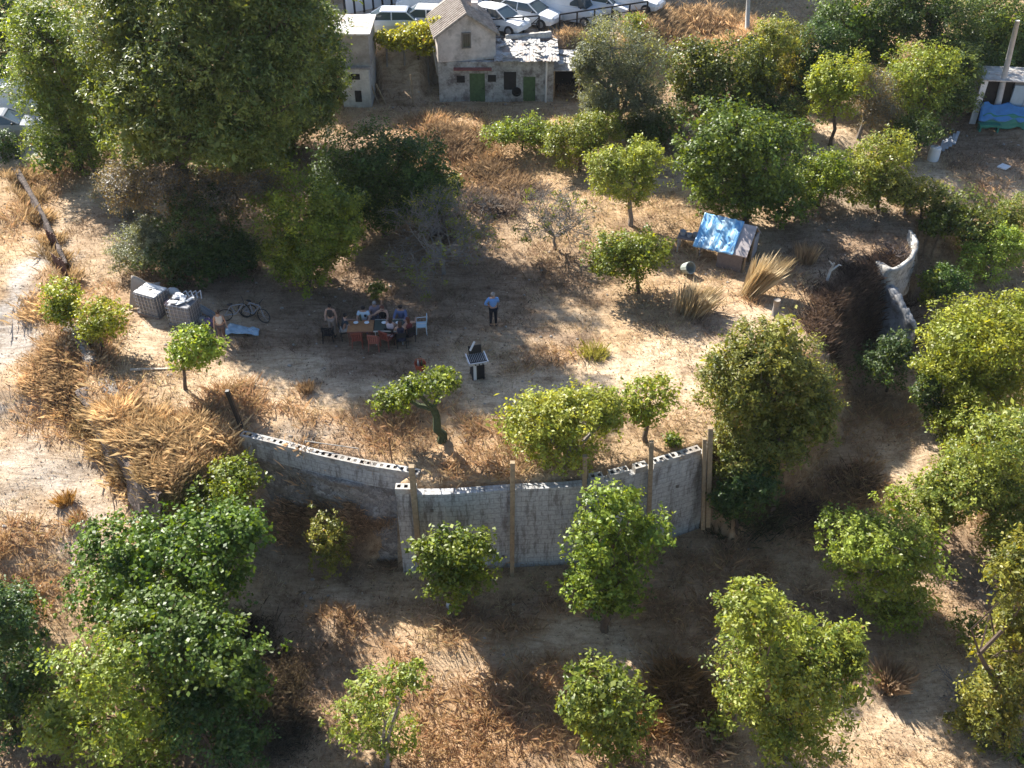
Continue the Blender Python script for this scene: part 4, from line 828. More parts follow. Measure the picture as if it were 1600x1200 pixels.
car('white car at the top edge, rightmost of the parked row', 'car', WHITEP, 'car', pk(985, 14), R(-28))
car('pale blue white car seen from behind, left of the vine', 'car', mat('pale_blue_paint', (.58, .63, .70), .3, .06, 2, spec=.6), 'car', pk(605, 50, 4.7), R(178))
car('small white car between the vine and the large pickup', 'car', WHITEP, 'car', pk(660, 46, 4.8), R(172))
t = car('large white van behind the small white car left of the gable', 'van', WHITEP, 'van', pk(688, 22), R(178)); t.scale = (1.25, 1.15, 1.15)
car('grey car seen in part at the left edge below the tree', 'car', mat('grey_paint', (.32, .34, .37), .3, .06, 2, spec=.6), 'car', (lambda q: (q.x, q.y, q.z))(G(12, 212)), R(10), group=None)
car('white van at the left edge behind the grey car', 'van', WHITEP, 'van', (lambda q: (q.x, q.y, q.z))(G(42, 178)), R(15), group=None)
def railing(label, a, b, n, z=4.95, x=False, h=1.0):
    A, B = Vector(pk(a[0], a[1], z)), Vector(pk(b[0], b[1], z)); r = thing('railing', label, 'railing', A, 0, 'black railings along the parking edge')
    for i in range(n+1):
        p = (B-A)*i/n; MB().tube([p, p+Vector((0, 0, h))], .06, 6).build('post', BLACKP, r)
    MB().tube([Vector((0, 0, h)), B-A+Vector((0, 0, h))], .05, 6).build('top_rail', BLACKP, r)
    m = MB().tube([Vector((0, 0, h*.55)), B-A+Vector((0, 0, h*.55))], .035, 6)
    if x:
        for i in range(n): m.tube([(B-A)*i/n+Vector((0, 0, .1)), (B-A)*(i+1)/n+Vector((0, 0, h*.9))], .03, 5)
    m.build('lower_rail', BLACKP, r)
railing('black crossed railing in front of the two white cars', (768, 56), (842, 50), 3, x=True)
railing('long black railing in front of the white van', (874, 48), (1010, 28), 5)
railing('black railing behind the gabled roof at the top', (660, 26), (770, 14), 3, h=1.1)
# white building and panel fence behind the parking
q = P(800, -6, 5); r = thing('white_warehouse', 'long white walled building behind the parked cars at the top edge', 'building', (q.x+1, 69.5, 4.2), R(3))
MB().box((0, 5, 3), (34, 10, 6.4)).build('wall', WHITEW, r); MB().box((0, 5, 6.35), (34.6, 10.6, .3)).build('roof', ZINC, r)
for x in (-9, -5.5, 2.5, 6.5, 11): MB().box((x, -.02, 1.5), (2.2, .08, 2.6)).build('shutter', mat('blue_grey_shutter', (.30, .38, .52), .5, .15, 3), r)
for x in (-2, 8.8): MB().box((x, -.03, 1.1), (1.0, .08, 2.1)).build('door', BLACKP, r)
A, B = Vector(pk(540, 26, 4.8)), Vector(pk(640, 4, 4.9)); r = thing('panel_fence', 'white panel fence with black upright posts at the top, left of the white van', 'fence', A); n = 7; d = (B-A)/n; rz = math.atan2(d.y, d.x)
for i in range(n):
    MB().box(d*(i+.5)+Vector((0, 0, 1.1)), (d.length-.14, .04, 1.9), rz=rz).build('panel', WHITEP, r)
for i in range(n+1): MB().box(d*i+Vector((0, 0, 1.15)), (.12, .12, 2.4), rz=rz).build('post', BLACKP, r)
def pole(label, a, b, rad, mt, name='utility_pole', cat='pole', top=None):
    g = G(*a); t = PY(b[0], b[1], g.y); o = MB().tube([(0, 0, -.3), t-g], [rad*1.25, rad*.8], 9).build(name, mt, None, g, smooth=True); return tag(o, label, cat)
pole('straight pale utility pole at the top, above the orange grass', (1168, 50), (1172, -60), .12, mat('pale_pole', (.5, .48, .45), .8, .2, 5))
pole('long slanted pale pole rising from the shack at the right edge', (1553, 190), (1590, 32), .16, mat('pale_pole', (.5, .48, .45), .8, .2, 5), 'slanted_pole')
# shack on the right
TARPB = mat('blue_tarp', (.05, .20, .46), .35, .4, 2.2, spec=.5); TARPG = mat('green_tarp', (.03, .22, .16), .45, .3, 3)
g = P(1560, 198, 1.0); g.z = hz(g.x, g.y); r = thing('garden_shack', 'white and blue patched shack with tarps at the right edge, by the slanted pole', 'shack', (g.x, g.y, g.z-.1), R(-6))
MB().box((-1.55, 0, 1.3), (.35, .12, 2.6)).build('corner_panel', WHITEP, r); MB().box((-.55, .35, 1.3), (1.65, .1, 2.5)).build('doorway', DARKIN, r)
MB().box((.55, 0, 1.2), (.75, .12, 2.4)).build('blue_panel', mat('blue_panel_paint', (.35, .45, .52), .6, .2, 3), r); MB().box((1.9, -.05, 1.15), (1.95, .12, 2.3)).build('white_panel', WHITEW, r)
MB().box((1.2, 2.4, 1.2), (5.8, .12, 2.4)).build('back_wall', WHITEW, r); MB().box((1.1, 1.2, 2.6), (5.8, 2.9, .06), rx=-.06).build('roof', ZINC, r)
def drape(name, mt, w, h, loc, root, amp=.12, rz=0, slope=.5, tagl=None):
    n, m = 26, 14; vs = []; 
    for j in range(m+1):
        for i in range(n+1):
            x = (i/n-.5)*w; y = -slope*h*(j/m); f = amp*(float(vnoise(i*1.0, j*.35, 2.2, 51))-.5)*2
            vs.append((x+f*.3, y+f*.5-.1, -h*(1-slope*.4)*(j/m)+f*.6))
    fs = [(j*(n+1)+i, j*(n+1)+i+1, (j+1)*(n+1)+i+1, (j+1)*(n+1)+i) for j in range(m) for i in range(n)]
    o = MB().add(vs, fs).build(name, mt, root, loc, smooth=True); so = o.modifiers.new('solid', 'SOLIDIFY'); so.thickness = .015; o.rotation_euler = (0, 0, rz); return o
drape('blue_tarp', TARPB, 4.8, 1.0, (.9, -.15, 1.35), r, .25); drape('green_tarp', TARPG, 5.2, .8, (1.3, -.5, .85), r, .2, slope=.2)
MB().box((-.9, -.9, .35), (1.2, .5, .12)).box((-1.4, -.9, .15), (.1, .4, .4)).box((-.4, -.9, .15), (.1, .4, .4)).build('green_bench', TARPG, r)
g = G(1457, 250); r = thing('water_drum', 'round white drum standing by the pale boards near the shack', 'drum', g)
MB().lathe([(.30, 0), (.31, .1), (.31, .7), (.29, .78), (.1, .82)], 18).build('drum_body', WHITEP, r, smooth=False); MB().lathe([(.11, .8), (.11, .87)], 12).build('lid', RIM, r)
g = G(1480, 232); o = MB()
for k in range(5): o.box((-.35+.2*k, .06*k, .1+.11*k), (.16, 1.1, .04), rz=-.5, rx=.35)
tag(o.build('stacked_boards', mat('grey_white_board', (.45, .47, .50), .7, .25, 5), None, g), 'pile of pale boards beside the white drum near the shack', 'boards')
g = G(1568, 262); tag(MB().box((0, 0, .06), (.62, .5, .07), rz=.7).build('square_board', WHITEP, None, g, bevel=.01), 'small white square panel lying on the dark ground below the shack', 'panel')

# ------------------------------------------------------------------ blue tarp hut and its table
g = P(1135, 398, .1); r = thing('tarp_hut', 'small ridged hut with a bright blue tarp over its roof', 'hut', (g.x, g.y, hz(g.x, g.y)-.05), R(-27)); r.scale = (1, 1, .9)
PINK = mat('grey_pink_board', (.46, .41, .40), .8, .25, 4); BOARD = mat('grey_brown_board', (.22, .19, .18), .85, .3, 5); hx, hy, he, ha = 1.25, 1.15, 1.15, 2.15
def slab(y0, z0, y1, z1, x0, x1, t=.05): return [(x0, y0, z0), (x1, y0, z0), (x1, y1, z1), (x0, y1, z1), (x0, y0, z0-t), (x1, y0, z0-t), (x1, y1, z1-t), (x0, y1, z1-t)], [(0,1,2,3),(7,6,5,4),(0,4,5,1),(1,5,6,2),(2,6,7,3),(3,7,4,0)]
rf = MB().add(*slab(-hy-.15, he-.1, 0, ha, -hx, hx)).add(*slab(0, ha, hy+.15, he-.1, -hx, hx)); rf.build('roof', PINK, r)
n, m = 30, 18; vs = []
for j in range(m+1):
    for i in range(n+1):
        u, v = i/n, j/m; x = -hx-.1+u*1.95; y = .05-v*(hy+.3); z = ha+.06-(.05-y if y < .05 else 0)*(ha-he+.1)/(hy+.15)
        f = (float(vnoise(i*1.0+j*.25, j*.3, 2.4, 61))-.5)*.16+(float(vnoise(i*1.0, j*1.0, 3.1, 62))-.5)*.12*v; vs.append((x, y-abs(f)*.4, z+abs(f)+.02))
fs = [(j*(n+1)+i, (j+1)*(n+1)+i, (j+1)*(n+1)+i+1, j*(n+1)+i+1) for j in range(m) for i in range(n)]
mt_, nn, bs = newmat('tarp_sheet'); tc = nn.nodes.new('ShaderNodeTexCoord'); mq = nn.nodes.new('ShaderNodeMapping'); mq.inputs['Scale'].default_value = (3.2, .9, .9); mq.inputs['Rotation'].default_value = (0, 0, .3); nn.links.new(tc.outputs['Object'], mq.inputs[0]); n1 = noise_node(nn, 1.0, 6, .6, mq.outputs[0]); n1.inputs['Distortion'].default_value = .8; bump(nn, bs, n1.outputs[0], .6, .12)
link(nn, ramp(nn, n1.outputs[0], [(.34, (.06, .22, .50)), (.45, (.15, .40, .66)), (.54, (.36, .57, .72)), (.66, (.58, .70, .76))]).outputs[0], bs.inputs['Base Color']); bs.inputs['Roughness'].default_value = .35
o = MB().add(vs, fs).build('blue_tarp', mt_, r, smooth=True); so = o.modifiers.new('solid', 'SOLIDIFY'); so.thickness = .02
f = MB()
for x in (-hx+.08, hx-.08):
    for y in (-hy+.05, hy-.05): f.box((x, y, he/2), (.08, .08, he))
    f.box((x, 0, ha/2), (.07, .07, ha-.05)); f.tube([(x, -hy, he-.02), (x, 0, ha-.08), (x, hy, he-.02)], .04, 5)
f.build('frame', WOOD, r); MB().box((.45, -hy-.05, .5), (1.2, .06, .95)).build('front_panel', BOARD, r)
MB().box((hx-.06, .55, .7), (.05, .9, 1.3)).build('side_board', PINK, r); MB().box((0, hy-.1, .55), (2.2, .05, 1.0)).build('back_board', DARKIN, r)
g = G(1077, 392); r = thing('work_table', 'dark table loaded with tubs and pots, left of the blue tarp hut', 'table', g, R(-20))
MB().box((0, 0, .78), (1.25, .7, .06)).build('table_top', BOARD, r)
for x, y in ((-.55, -.28), (.55, -.28), (-.55, .28), (.55, .28)): MB().box((x, y, .375), (.06, .06, .75)).build('leg', PINK, r)
TUB = mat('grey_tub', (.42, .44, .47), .6, .2, 5)
for k, (x, y, rr, hh, lb) in enumerate(((-.42, .05, .16, .2, 'pale tub at the far left end of the loaded table'), (-.08, -.05, .14, .16, 'second tub from the left on the loaded table'), (.2, .1, .17, .14, 'wide low tub in the middle right of the loaded table'), (.48, -.08, .12, .2, 'small tub nearest the blue tarp on the table'))):
    p = Matrix.Rotation(R(-20), 3, 'Z') @ Vector((x, y, .81)); o = MB().lathe([(rr*.8, 0), (rr, hh), (rr*.92, hh), (rr*.74, .02)], 14).build('tub', TUB, None, g+p); tag(o, lb, 'tub', 'tubs on the loaded table')
g = G(1068, 425); o = MB().lathe([(.22, 0), (.27, .15), (.3, .5), (.27, .5), (.2, .05)], 14).build('bucket', mat('green_grey_bucket', (.32, .36, .33), .6, .25, 5), None, g+Vector((0, 0, .2))); o.rotation_euler = (R(60), 0, .6); tag(o, 'grey green bucket lying on its side in front of the loaded table', 'bucket')
g = G(1210, 492); o = MB().tube([(0, 0, -.1), (.02, .02, .45), (0, 0, .8)], [.17, .14, .15], 9).build('tree_stump', BARKG, None, g, smooth=True); tag(o, 'upright grey stump on the pale ground above the big dark tree', 'stump')
g = G(1292, 438); o = MB().tube([(0, 0, -.1), (.05, 0, .5), (.15, 0, .95)], [.07, .06, .04], 6).tube([(.05, 0, .5), (.4, 0, .85), (.5, 0, .8)], [.05, .04, .03], 6).tube([(.15, 0, .8), (-.1, 0, 1.05)], [.04, .03], 6).build('bleached_branch', mat('bleached_wood', (.6, .57, .52), .8, .2, 6), None, g, smooth=True); tag(o, 'forked bleached branch stuck upright above the bramble slope', 'branch')
g = G(250, 578); o = MB().box((0, 0, .06), (2.4, .1, .06), rz=.05).build('plank', mat('pale_plank', (.62, .52, .40), .8, .2, 6), None, g); tag(o, 'long pale plank lying on the ground by the small yellow green tree', 'plank')
g = G(707, 950); o = MB().ell((0, 0, .15), (.24, .2, .2), 9, 6, .12).build('white_stone', WHITEC, None, g); tag(o, 'pale stone lying on shaded ground below the small round tree', 'stone')
g = G(520, 706); o = MB().tube([(-1.0, .1, .45), (1.0, -.2, .35)], .02, 5).tube([(1.0, -.2, .35), (1.05, -.2, -.05)], .02, 5).build('wire_rod', mat('pale_rod', (.5, .45, .38), .6, .2, 6), None, g); tag(o, 'bent pale rod lying over the brushwood behind the thin block wall', 'rod')

# ------------------------------------------------------------------ water tanks, bicycle, grill
def tank(label, px, py, rz, damaged):
    g = G(px, py); r = thing('water_tank', label, 'tank', (g.x, g.y, g.z), rz, 'caged white water tanks')
    MB().box((0, 0, .62), (1.08, .9, .96)).build('container', mat('tank_plastic', (.24, .24, .26), .5, .3, 2.5), r, bevel=.06)
    MB().box((0, 0, .07), (1.2, 1.0, .13)).build('pallet', BOARD, r); c = MB(); x0, y0 = .58, .48
    for z in (.16, .36, .56, .76, .96, 1.14): c.tube([(-x0, -y0, z), (x0, -y0, z), (x0, y0, z), (-x0, y0, z), (-x0, -y0, z)], .013, 4)
    for k in range(7):
        for s in (-1, 1): c.tube([(-x0+k*x0/3, s*y0, .13), (-x0+k*x0/3, s*y0, 1.15)], .013, 4); c.tube([(s*x0, -y0+k*y0/3, .13), (s*x0, -y0+k*y0/3, 1.15)], .013, 4)
    c.build('cage', RIM, r)
    if damaged:
        d = MB()
        for k in range(7): d.box((random.uniform(-.4, .35), random.uniform(-.3, .35), 1.18+.05*random.random()), (.4, .22, .03), rz=random.random()*3, rx=random.uniform(-.3, .3))
        d.build('torn_top', WHITEP, r)
        d = MB()
        for k in range(4): d.tube([(-.3+.2*k, .5, 1.15), (-.1+.25*k, .55, 1.3+.05*k), (.2+.2*k, .3, 1.2)], .03, 5)
        d.build('pipes', mat('grey_pipe', (.35, .37, .4), .5, .2, 5), r)
    else:
        for k in range(3): MB().box((0, -.3+.3*k, 1.17), (1.14, .24, .05)).build('top_slat', WHITEP, r)
    MB().lathe([(.1, 1.1), (.1, 1.2), (.02, 1.21)], 12).build('cap', BLACKP, r); return r
tank('caged water tank with a slatted white top, beside the leaning sheet', 244, 488, R(-24), False)
tank('caged water tank with a torn white top, nearer the walking woman', 293, 504, R(-16), True)
g = G(205, 485); n = 10; vs = []
for j in range(n+1):
    for i in range(n+1): u, v = i/n, j/n; vs.append((u*1.15-.1+.25*v, .55*v+.25*u+.08*math.sin(5*u+2*v), 1.45*v*(1-.35*u)+.06*math.sin(7*u)))
o = MB().add(vs, [(j*(n+1)+i, j*(n+1)+i+1, (j+1)*(n+1)+i+1, (j+1)*(n+1)+i) for j in range(n) for i in range(n)]).build('leaning_sheet', mat('dusty_sheet', (.42, .36, .30), .8, .2, 3), None, g, smooth=True)
o.modifiers.new('solid', 'SOLIDIFY').thickness = .03; tag(o, 'dusty brown sheet leaning against the slatted water tank', 'sheet')
g = G(375, 518); n, m = 22, 12; vs = []
for j in range(m+1):
    for i in range(n+1): vs.append((-.65+1.5*i/n+.12*(j/m), (.45-.9*j/m)*(1-.55*i/n), .05+.13*float(vnoise(i*1., j*1., 3., 71))))
o = MB().add(vs, [(j*(n+1)+i, (j+1)*(n+1)+i, (j+1)*(n+1)+i+1, j*(n+1)+i+1) for j in range(m) for i in range(n)]).build('ground_tarp', mat('pale_blue_tarp', (.34, .48, .60), .5, .25, 3), None, g, smooth=True); o.rotation_euler = (0, 0, R(-12))
o.modifiers.new('solid', 'SOLIDIFY').thickness = .02; tag(o, 'crumpled pale blue sheet lying on the ground right of the walking woman', 'sheet')
g = G(328, 512); r = thing('bag', 'purple grey bag on the ground left of the walking woman', 'bag', g); MB().ell((0, 0, .25), (.22, .16, .27), 12, 8, .04).build('bag_body', mat('purple_cloth', (.16, .12, .22), .8, .3, 6), r, smooth=True); MB().tube([(-.12, 0, .45), (-.08, 0, .62), (.08, 0, .62), (.12, 0, .45)], .018, 5).build('strap', BLACKP, r)
def bicycle(label, px, py, rz, lean):
    g = G(px, py); r = thing('bicycle', label, 'bicycle', g, rz, 'bicycles parked in the shade'); r.rotation_euler = (lean, 0, rz); M = mat('bike_frame', (.30, .32, .36), .4, .2, 5, metal=.3)
    for x in (-.52, .52):
        w = MB(); pts = [(x+.33*math.cos(a*math.pi/10), 0, .34+.33*math.sin(a*math.pi/10)) for a in range(21)]; w.tube(pts, .025, 5); wo = w.build('wheel', TYRE, r); sp = MB()
        for a in range(8): sp.tube([(x, 0, .34), (x+.32*math.cos(a*math.pi/4), 0, .34+.32*math.sin(a*math.pi/4))], .006, 3)
        sp.build('spokes', RIM, wo)
    f = MB(); A, B, C, Dd, E = (-.52, 0, .34), (-.05, 0, .3), (-.2, 0, .82), (.36, 0, .8), (.52, 0, .34)
    for a, b in ((A, B), (A, C), (B, C), (C, Dd), (B, Dd), (Dd, E)): f.tube([a, b], .022, 6)
    f.build('frame', M, r); MB().tube([(.33, -.26, 1.0), (.36, -.08, .96), (.36, .08, .96), (.33, .26, 1.0)], .016, 5).tube([Dd, (.36, 0, .96)], .016, 5).build('handlebar', BLACKP, r); MB().ell((-.23, 0, .9), (.14, .07, .04), 8, 5).build('saddle', BLACKP, r)
bicycle('bicycle nearest the pale blue sheet, facing right in the shade', 372, 498, R(20), .15)
bicycle('second bicycle, right of the first, in the shade behind the sheet', 398, 500, R(-25), -.12)
g = G(746, 588); r = thing('barbecue_grill', 'black barbecue grill with a raised white lid standing at the shade edge', 'grill', g, R(15)); STEEL = mat('light_steel', (.62, .62, .62), .35, .15, 5, metal=.3)
MB().box((0, 0, .42), (.5, .55, .75)).build('cabinet', BLACKP, r, bevel=.015); MB().box((0, 0, .88), (.72, .62, .14)).build('firebox', BLACKP, r, bevel=.02)
for x in (-.39, .37): MB().box((x, -.02, .93), (.05, .74, .1)).build('side_rail', STEEL, r)
MB().box((-.02, -.36, .9), (.7, .04, .12)).build('front_rail', STEEL, r)
gr = MB()
for k in range(9): gr.tube([(-.3+.075*k, -.28, .97), (-.3+.075*k, .28, .97)], .008, 4)
gr.build('grate', STEEL, r); (lambda ld: MB().box((-.1, .36, 1.3), (.07, .05, .42), rx=-.3, ry=.6).build('lid_edge', WHITEP, ld))(MB().box((.0, .36, 1.12), (.55, .04, .36), rx=-.3).build('lid', BLACKP, r, bevel=.02)); MB().box((-.16, -.29, .42), (.12, .03, .75)).build('door_strip', WHITEP, r)
for x in (-.22, .22):
    for y in (-.24, .24): MB().lathe([(.05, -.02), (.05, .02)], 10).build('wheel', TYRE, r, (x, y, .05)).rotation_euler = (R(90), 0, 0)
for k in range(3): MB().lathe([(.03, 0), (.03, .03)], 8).build('knob', BLACKP, r, (-.15+.15*k, -.4, .9)).rotation_euler = (R(90), 0, 0)
g = G(657, 577); r = thing('orange_basket', 'orange basket holding bottles on the ground left of the grill', 'basket', g); ORG = mat('orange_plastic', (.50, .11, .05), .55, .25, 6)
MB().lathe([(.19, 0), (.25, .32), (.235, .32), (.18, .03)], 16).build('basket_body', ORG, r); MB().tube([(-.24, 0, .3), (-.18, 0, .5), (0, 0, .57), (.18, 0, .5), (.24, 0, .3)], .013, 5).build('handle', ORG, r)
for k, (x, y, c, lb) in enumerate(((-.08, .03, (.6, .58, .52), 'pale bottle standing in the orange basket'), (.06, -.04, (.05, .07, .04), 'dark green bottle standing in the orange basket'), (.07, .09, (.35, .2, .1), 'brown bottle at the back of the orange basket'))):
    tag(MB().lathe([(.045, 0), (.045, .3), (.018, .38), (.018, .46)], 10).build('bottle', mat('bottle_%s' % ('pale', 'green', 'brown')[k], c, .25, .1, 5, spec=.6), None, g+Vector((x, y, .06))), lb, 'bottle', 'bottles in the orange basket')

# ------------------------------------------------------------------ picnic: tables and chairs
tg = P(597, 531, 0); tz = hz(tg.x, tg.y)
def table(label, px, w, mt, legm):
    q = P(px, 531, 0); r = thing('picnic_table', label, 'table', (q.x, q.y, hz(q.x, q.y)), R(2)); MB().box((0, 0, .74), (w, .85, .04)).build('table_top', mt, r, bevel=.008)
    for s in (-1, 1):
        MB().box((0, s*.43, .735), (w+.02, .03, .05)).build('edge', legm, r)
        for x in (-1, 1): MB().tube([(x*(w/2-.06), s*.36, .72), (x*(w/2-.06), s*.4, 0)], .022, 6).build('leg', legm, r)
    return r
table('orange brown wooden picnic table on the left', 566, 1.1, mat('orange_wood', (.36, .17, .07), .6, .3, 5), mat('red_brown_leg', (.22, .09, .06), .6, .2, 5))
table('dark topped picnic table with pale metal legs on the right', 610, 1.25, mat('dark_table', (.04, .055, .045), .5, .2, 5), mat('pale_metal', (.55, .53, .48), .4, .1, 5))
def chair(label, px, py, rz, mt, seat=None, grp=None, arms=True):
    g = G(px, py); r = thing('plastic_chair', label, 'chair', g, rz, grp); seat = seat or mt
    MB().box((0, 0, .43), (.46, .44, .035)).build('seat', seat, r, bevel=.012); b = MB()
    for k in range(5): b.box((-.18+.09*k, -.23-.015, .64), (.055, .025, .36), rx=.14)
    b.box((0, -.26, .83), (.46, .03, .08), rx=.14); b.build('backrest', seat, r)
    for x in (-.2, .2):
        for y in (-.2, .2): MB().tube([(x, y, .43), (x*1.15, y*1.15, 0)], .022, 5).build('leg', mt, r)
        if arms: MB().tube([(x*1.15, .2, .43), (x*1.2, .18, .64), (x*1.2, -.22, .66)], .02, 5).build('armrest', mt, r)
    return r
REDP = mat('red_brown_plastic', (.27, .075, .05), .5, .2, 5); BLKP = mat('black_plastic', (.02, .02, .022), .5, .2, 5); WHP = mat('white_plastic', (.72, .74, .74), .4, .1, 5)
gp = 'red brown chairs in front of the picnic table'
chair('empty red brown chair at the left of the near side of the tables', 559, 541, R(8), REDP, grp=gp)
chair('empty lighter red chair in front of the pale table leg', 586, 545, R(-5), mat('faded_red_plastic', (.38, .13, .09), .55, .2, 5), grp=gp)
chair('red brown chair turned towards the women at the near side', 606, 540, R(-30), REDP, grp=gp)
chair('empty black chair left of the picnic table', 514, 533, R(4), BLKP)
chair('white plastic chair with pale blue back at the right end of the tables', 659, 520, R(95), WHP, mat('pale_blue_plastic', (.45, .60, .68), .45, .1, 5))

# ------------------------------------------------------------------ people
SKIN = mat('skin', (.46, .28, .20), .55, .08, 10); HAIRS = {'dark': mat('dark_hair', (.025, .018, .015), .6, .3, 20), 'grey': mat('grey_hair', (.28, .26, .25), .6, .3, 20), 'red': mat('auburn_hair', (.14, .05, .03), .6, .3, 20), 'brown': mat('brown_hair', (.08, .045, .03), .6, .3, 20)}
def skinmesh(name, J, E, rad, mt, root, lvl=1, rootv=0):
    keys = list(J); me = bpy.data.meshes.new(name); me.from_pydata([J[k] for k in keys], [(keys.index(a), keys.index(b)) for a, b in E], [])
    o = bpy.data.objects.new(name, me); COL.objects.link(o); sk = o.modifiers.new('skin', 'SKIN'); sk.use_smooth_shade = True; su = o.modifiers.new('sub', 'SUBSURF'); su.levels = su.render_levels = lvl
    for i, k in enumerate(keys):
        v = me.skin_vertices[0].data[i]; q = rad[k]; v.radius = q if isinstance(q, tuple) else (q, q); v.use_root = (i == rootv)
    dg = bpy.context.evaluated_depsgraph_get(); m2 = bpy.data.meshes.new_from_object(o.evaluated_get(dg)); o.modifiers.clear(); o.data = m2; bpy.data.meshes.remove(me)
    m2.materials.clear(); m2.materials.append(mt); m2.name = name; o.parent = root; return o
def person(label, loc, rz, pose='stand', top=(.3,.3,.3), legs=(.05,.05,.07), legstyle='trousers', hair='dark', long=False, sleeve='short', arms=None, H0=1.72, shoes=(.04,.04,.04), build=1.0, lean=0, dress=None, logo=None, bob=0):
    r = thing('person', label, 'person', loc, rz); k = H0/1.72; r.scale = (k*build, k*build, k)
    sit = pose == 'sit'; dz = -.43 if sit else 0; ly = lean
    J = {'pelvis': (0, 0, .95+dz), 'spine': (0, ly*.35, 1.14+dz), 'chest': (0, ly*.75, 1.33+dz), 'neck': (0, ly*1.05+.01, 1.47+dz), 'head': (0, ly*1.15+.035, 1.585+dz), 'crown': (0, ly*1.2+.03, 1.67+dz)}
    arms = arms or ('down', 'down')
    for s, n, a in ((-1, 'L', arms[0]), (1, 'R', arms[1])):
        sh = Vector((s*.175, ly*.95, 1.405+dz)); J['sh'+n] = tuple(sh)
        el, wr = {'down': ((s*.06, -.02, -.28), (s*.03, .07, -.24)), 'front': ((s*.04, .12, -.25), (-s*.06, .23, -.02)), 'table': ((s*.07, .14, -.22), (-s*.04, .24, .0)),
                  'up': ((s*.12, .12, .1), (s*.02, .1, .24)), 'out': ((s*.2, .05, -.16), (s*.12, .14, .05)), 'hip': ((s*.16, -.05, -.23), (-s*.12, .12, -.14))}[a]
        e = sh+Vector(el); w = e+Vector(wr); J['el'+n] = tuple(e); J['wr'+n] = tuple(w); d = (w-e).normalized(); pa = w+d*.07; J['pa'+n] = tuple(pa)
        side = Vector((0, 1, 0)) if abs(d.y) < .8 else Vector((1, 0, 0)); side = (side-d*side.dot(d)).normalized(); dn = d.cross(side).normalized()*-s
        for q, (o_, l_) in enumerate(((-.03, .068), (-.01, .078), (.01, .072), (.03, .056))):
            J['f%s%d' % (n, q)] = tuple(pa+side*o_*1.0+d*l_*.6); J['g%s%d' % (n, q)] = tuple(pa+side*o_*1.1+d*l_+dn*.02)
        J['t%s' % n] = tuple(w+side*-.04+d*.035); J['u%s' % n] = tuple(w+side*-.055+d*.07+dn*.01)
        J['hip'+n] = (s*.09, 0, .90+dz)
        if sit: J['kn'+n] = (s*.13, .43, .50); J['an'+n] = (s*.13, .42, .09); J['to'+n] = (s*.14, .57, .04)
        elif pose == 'walk': J['kn'+n] = (s*.09, .12*s+.05, .50); J['an'+n] = (s*.09, .2*s-.03, .10 if s > 0 else .14); J['to'+n] = (s*.1, .2*s+.12, .04)
        else: J['kn'+n] = (s*.10, .02, .50); J['an'+n] = (s*.11, -.02, .09); J['to'+n] = (s*.13, .14, .04)
    E = [('pelvis', 'spine'), ('spine', 'chest'), ('chest', 'neck'), ('neck', 'head'), ('head', 'crown')]
    for n in 'LR':
        E += [('chest', 'sh'+n), ('sh'+n, 'el'+n), ('el'+n, 'wr'+n), ('wr'+n, 'pa'+n), ('wr'+n, 't'+n), ('t'+n, 'u'+n), ('pelvis', 'hip'+n), ('hip'+n, 'kn'+n), ('kn'+n, 'an'+n), ('an'+n, 'to'+n)]
        for q in range(4): E += [('pa'+n, 'f%s%d' % (n, q)), ('f%s%d' % (n, q), 'g%s%d' % (n, q))]
    rad = {'pelvis': (.15, .11), 'spine': (.13, .095), 'chest': (.155, .11), 'neck': .052, 'head': (.078, .098), 'crown': (.06, .075)}
    for n in 'LR':
        rad.update({'sh'+n: .062, 'el'+n: .042, 'wr'+n: .029, 'pa'+n: (.022, .036), 't'+n: .012, 'u'+n: .009, 'hip'+n: .088, 'kn'+n: .056, 'an'+n: .038, 'to'+n: .034})
        for q in range(4): rad['f%s%d' % (n, q)] = .0095; rad['g%s%d' % (n, q)] = .008
    body = skinmesh('body', J, E, rad, SKIN, r)
    hc = Vector(J['head']); MB().ell(hc+Vector((0, .1, -.005)), (.013, .02, .025), 6, 5).build('nose', SKIN, r, smooth=True)
    e = MB()
    for s in (-1, 1): e.ell(hc+Vector((s*.03, .092, .025)), (.011, .008, .008), 6, 4)
    e.build('eyes', BLACKP, r); e = MB()
    for s in (-1, 1): e.ell(hc+Vector((s*.08, .0, .0)), (.012, .02, .032), 6, 5)
    e.build('ears', SKIN, r, smooth=True); MB().ell(hc+Vector((0, .09, -.045)), (.024, .008, .006), 6, 4).build('mouth', mat('lips', (.3, .1, .08), .5, .1, 9), r)
    hb = MB().ell(hc+Vector((0, -.022, .035)), (.092, .105, .095), 12, 8, .02)
    if long: hb.ell(hc+Vector((0, -.075, -.09)), (.085, .05, .17), 10, 7, .03)
    hb.build('hair', HAIRS[hair], r, smooth=True)
    def cl(name, c, ks, es, grow, rough_=.85):
        nm = 'cloth_%02d_%02d_%02d' % tuple(int(q*99) for q in c); m = mat(nm, c, rough_, .15, 8)
        return skinmesh(name, {q: ks[q] for q in ks}, es, grow, m, r)
    lerp = lambda a, b, t: tuple(J[a][i]*(1-t)+J[b][i]*t for i in range(3))
    ks = {q: J[q] for q in ('pelvis', 'spine', 'chest')}; ks['nk'] = lerp('chest', 'neck', .55); es = [('pelvis', 'spine'), ('spine', 'chest'), ('chest', 'nk')]; gr = {'pelvis': (.165, .125), 'spine': (.145, .11), 'chest': (.172, .125), 'nk': (.075, .07)}
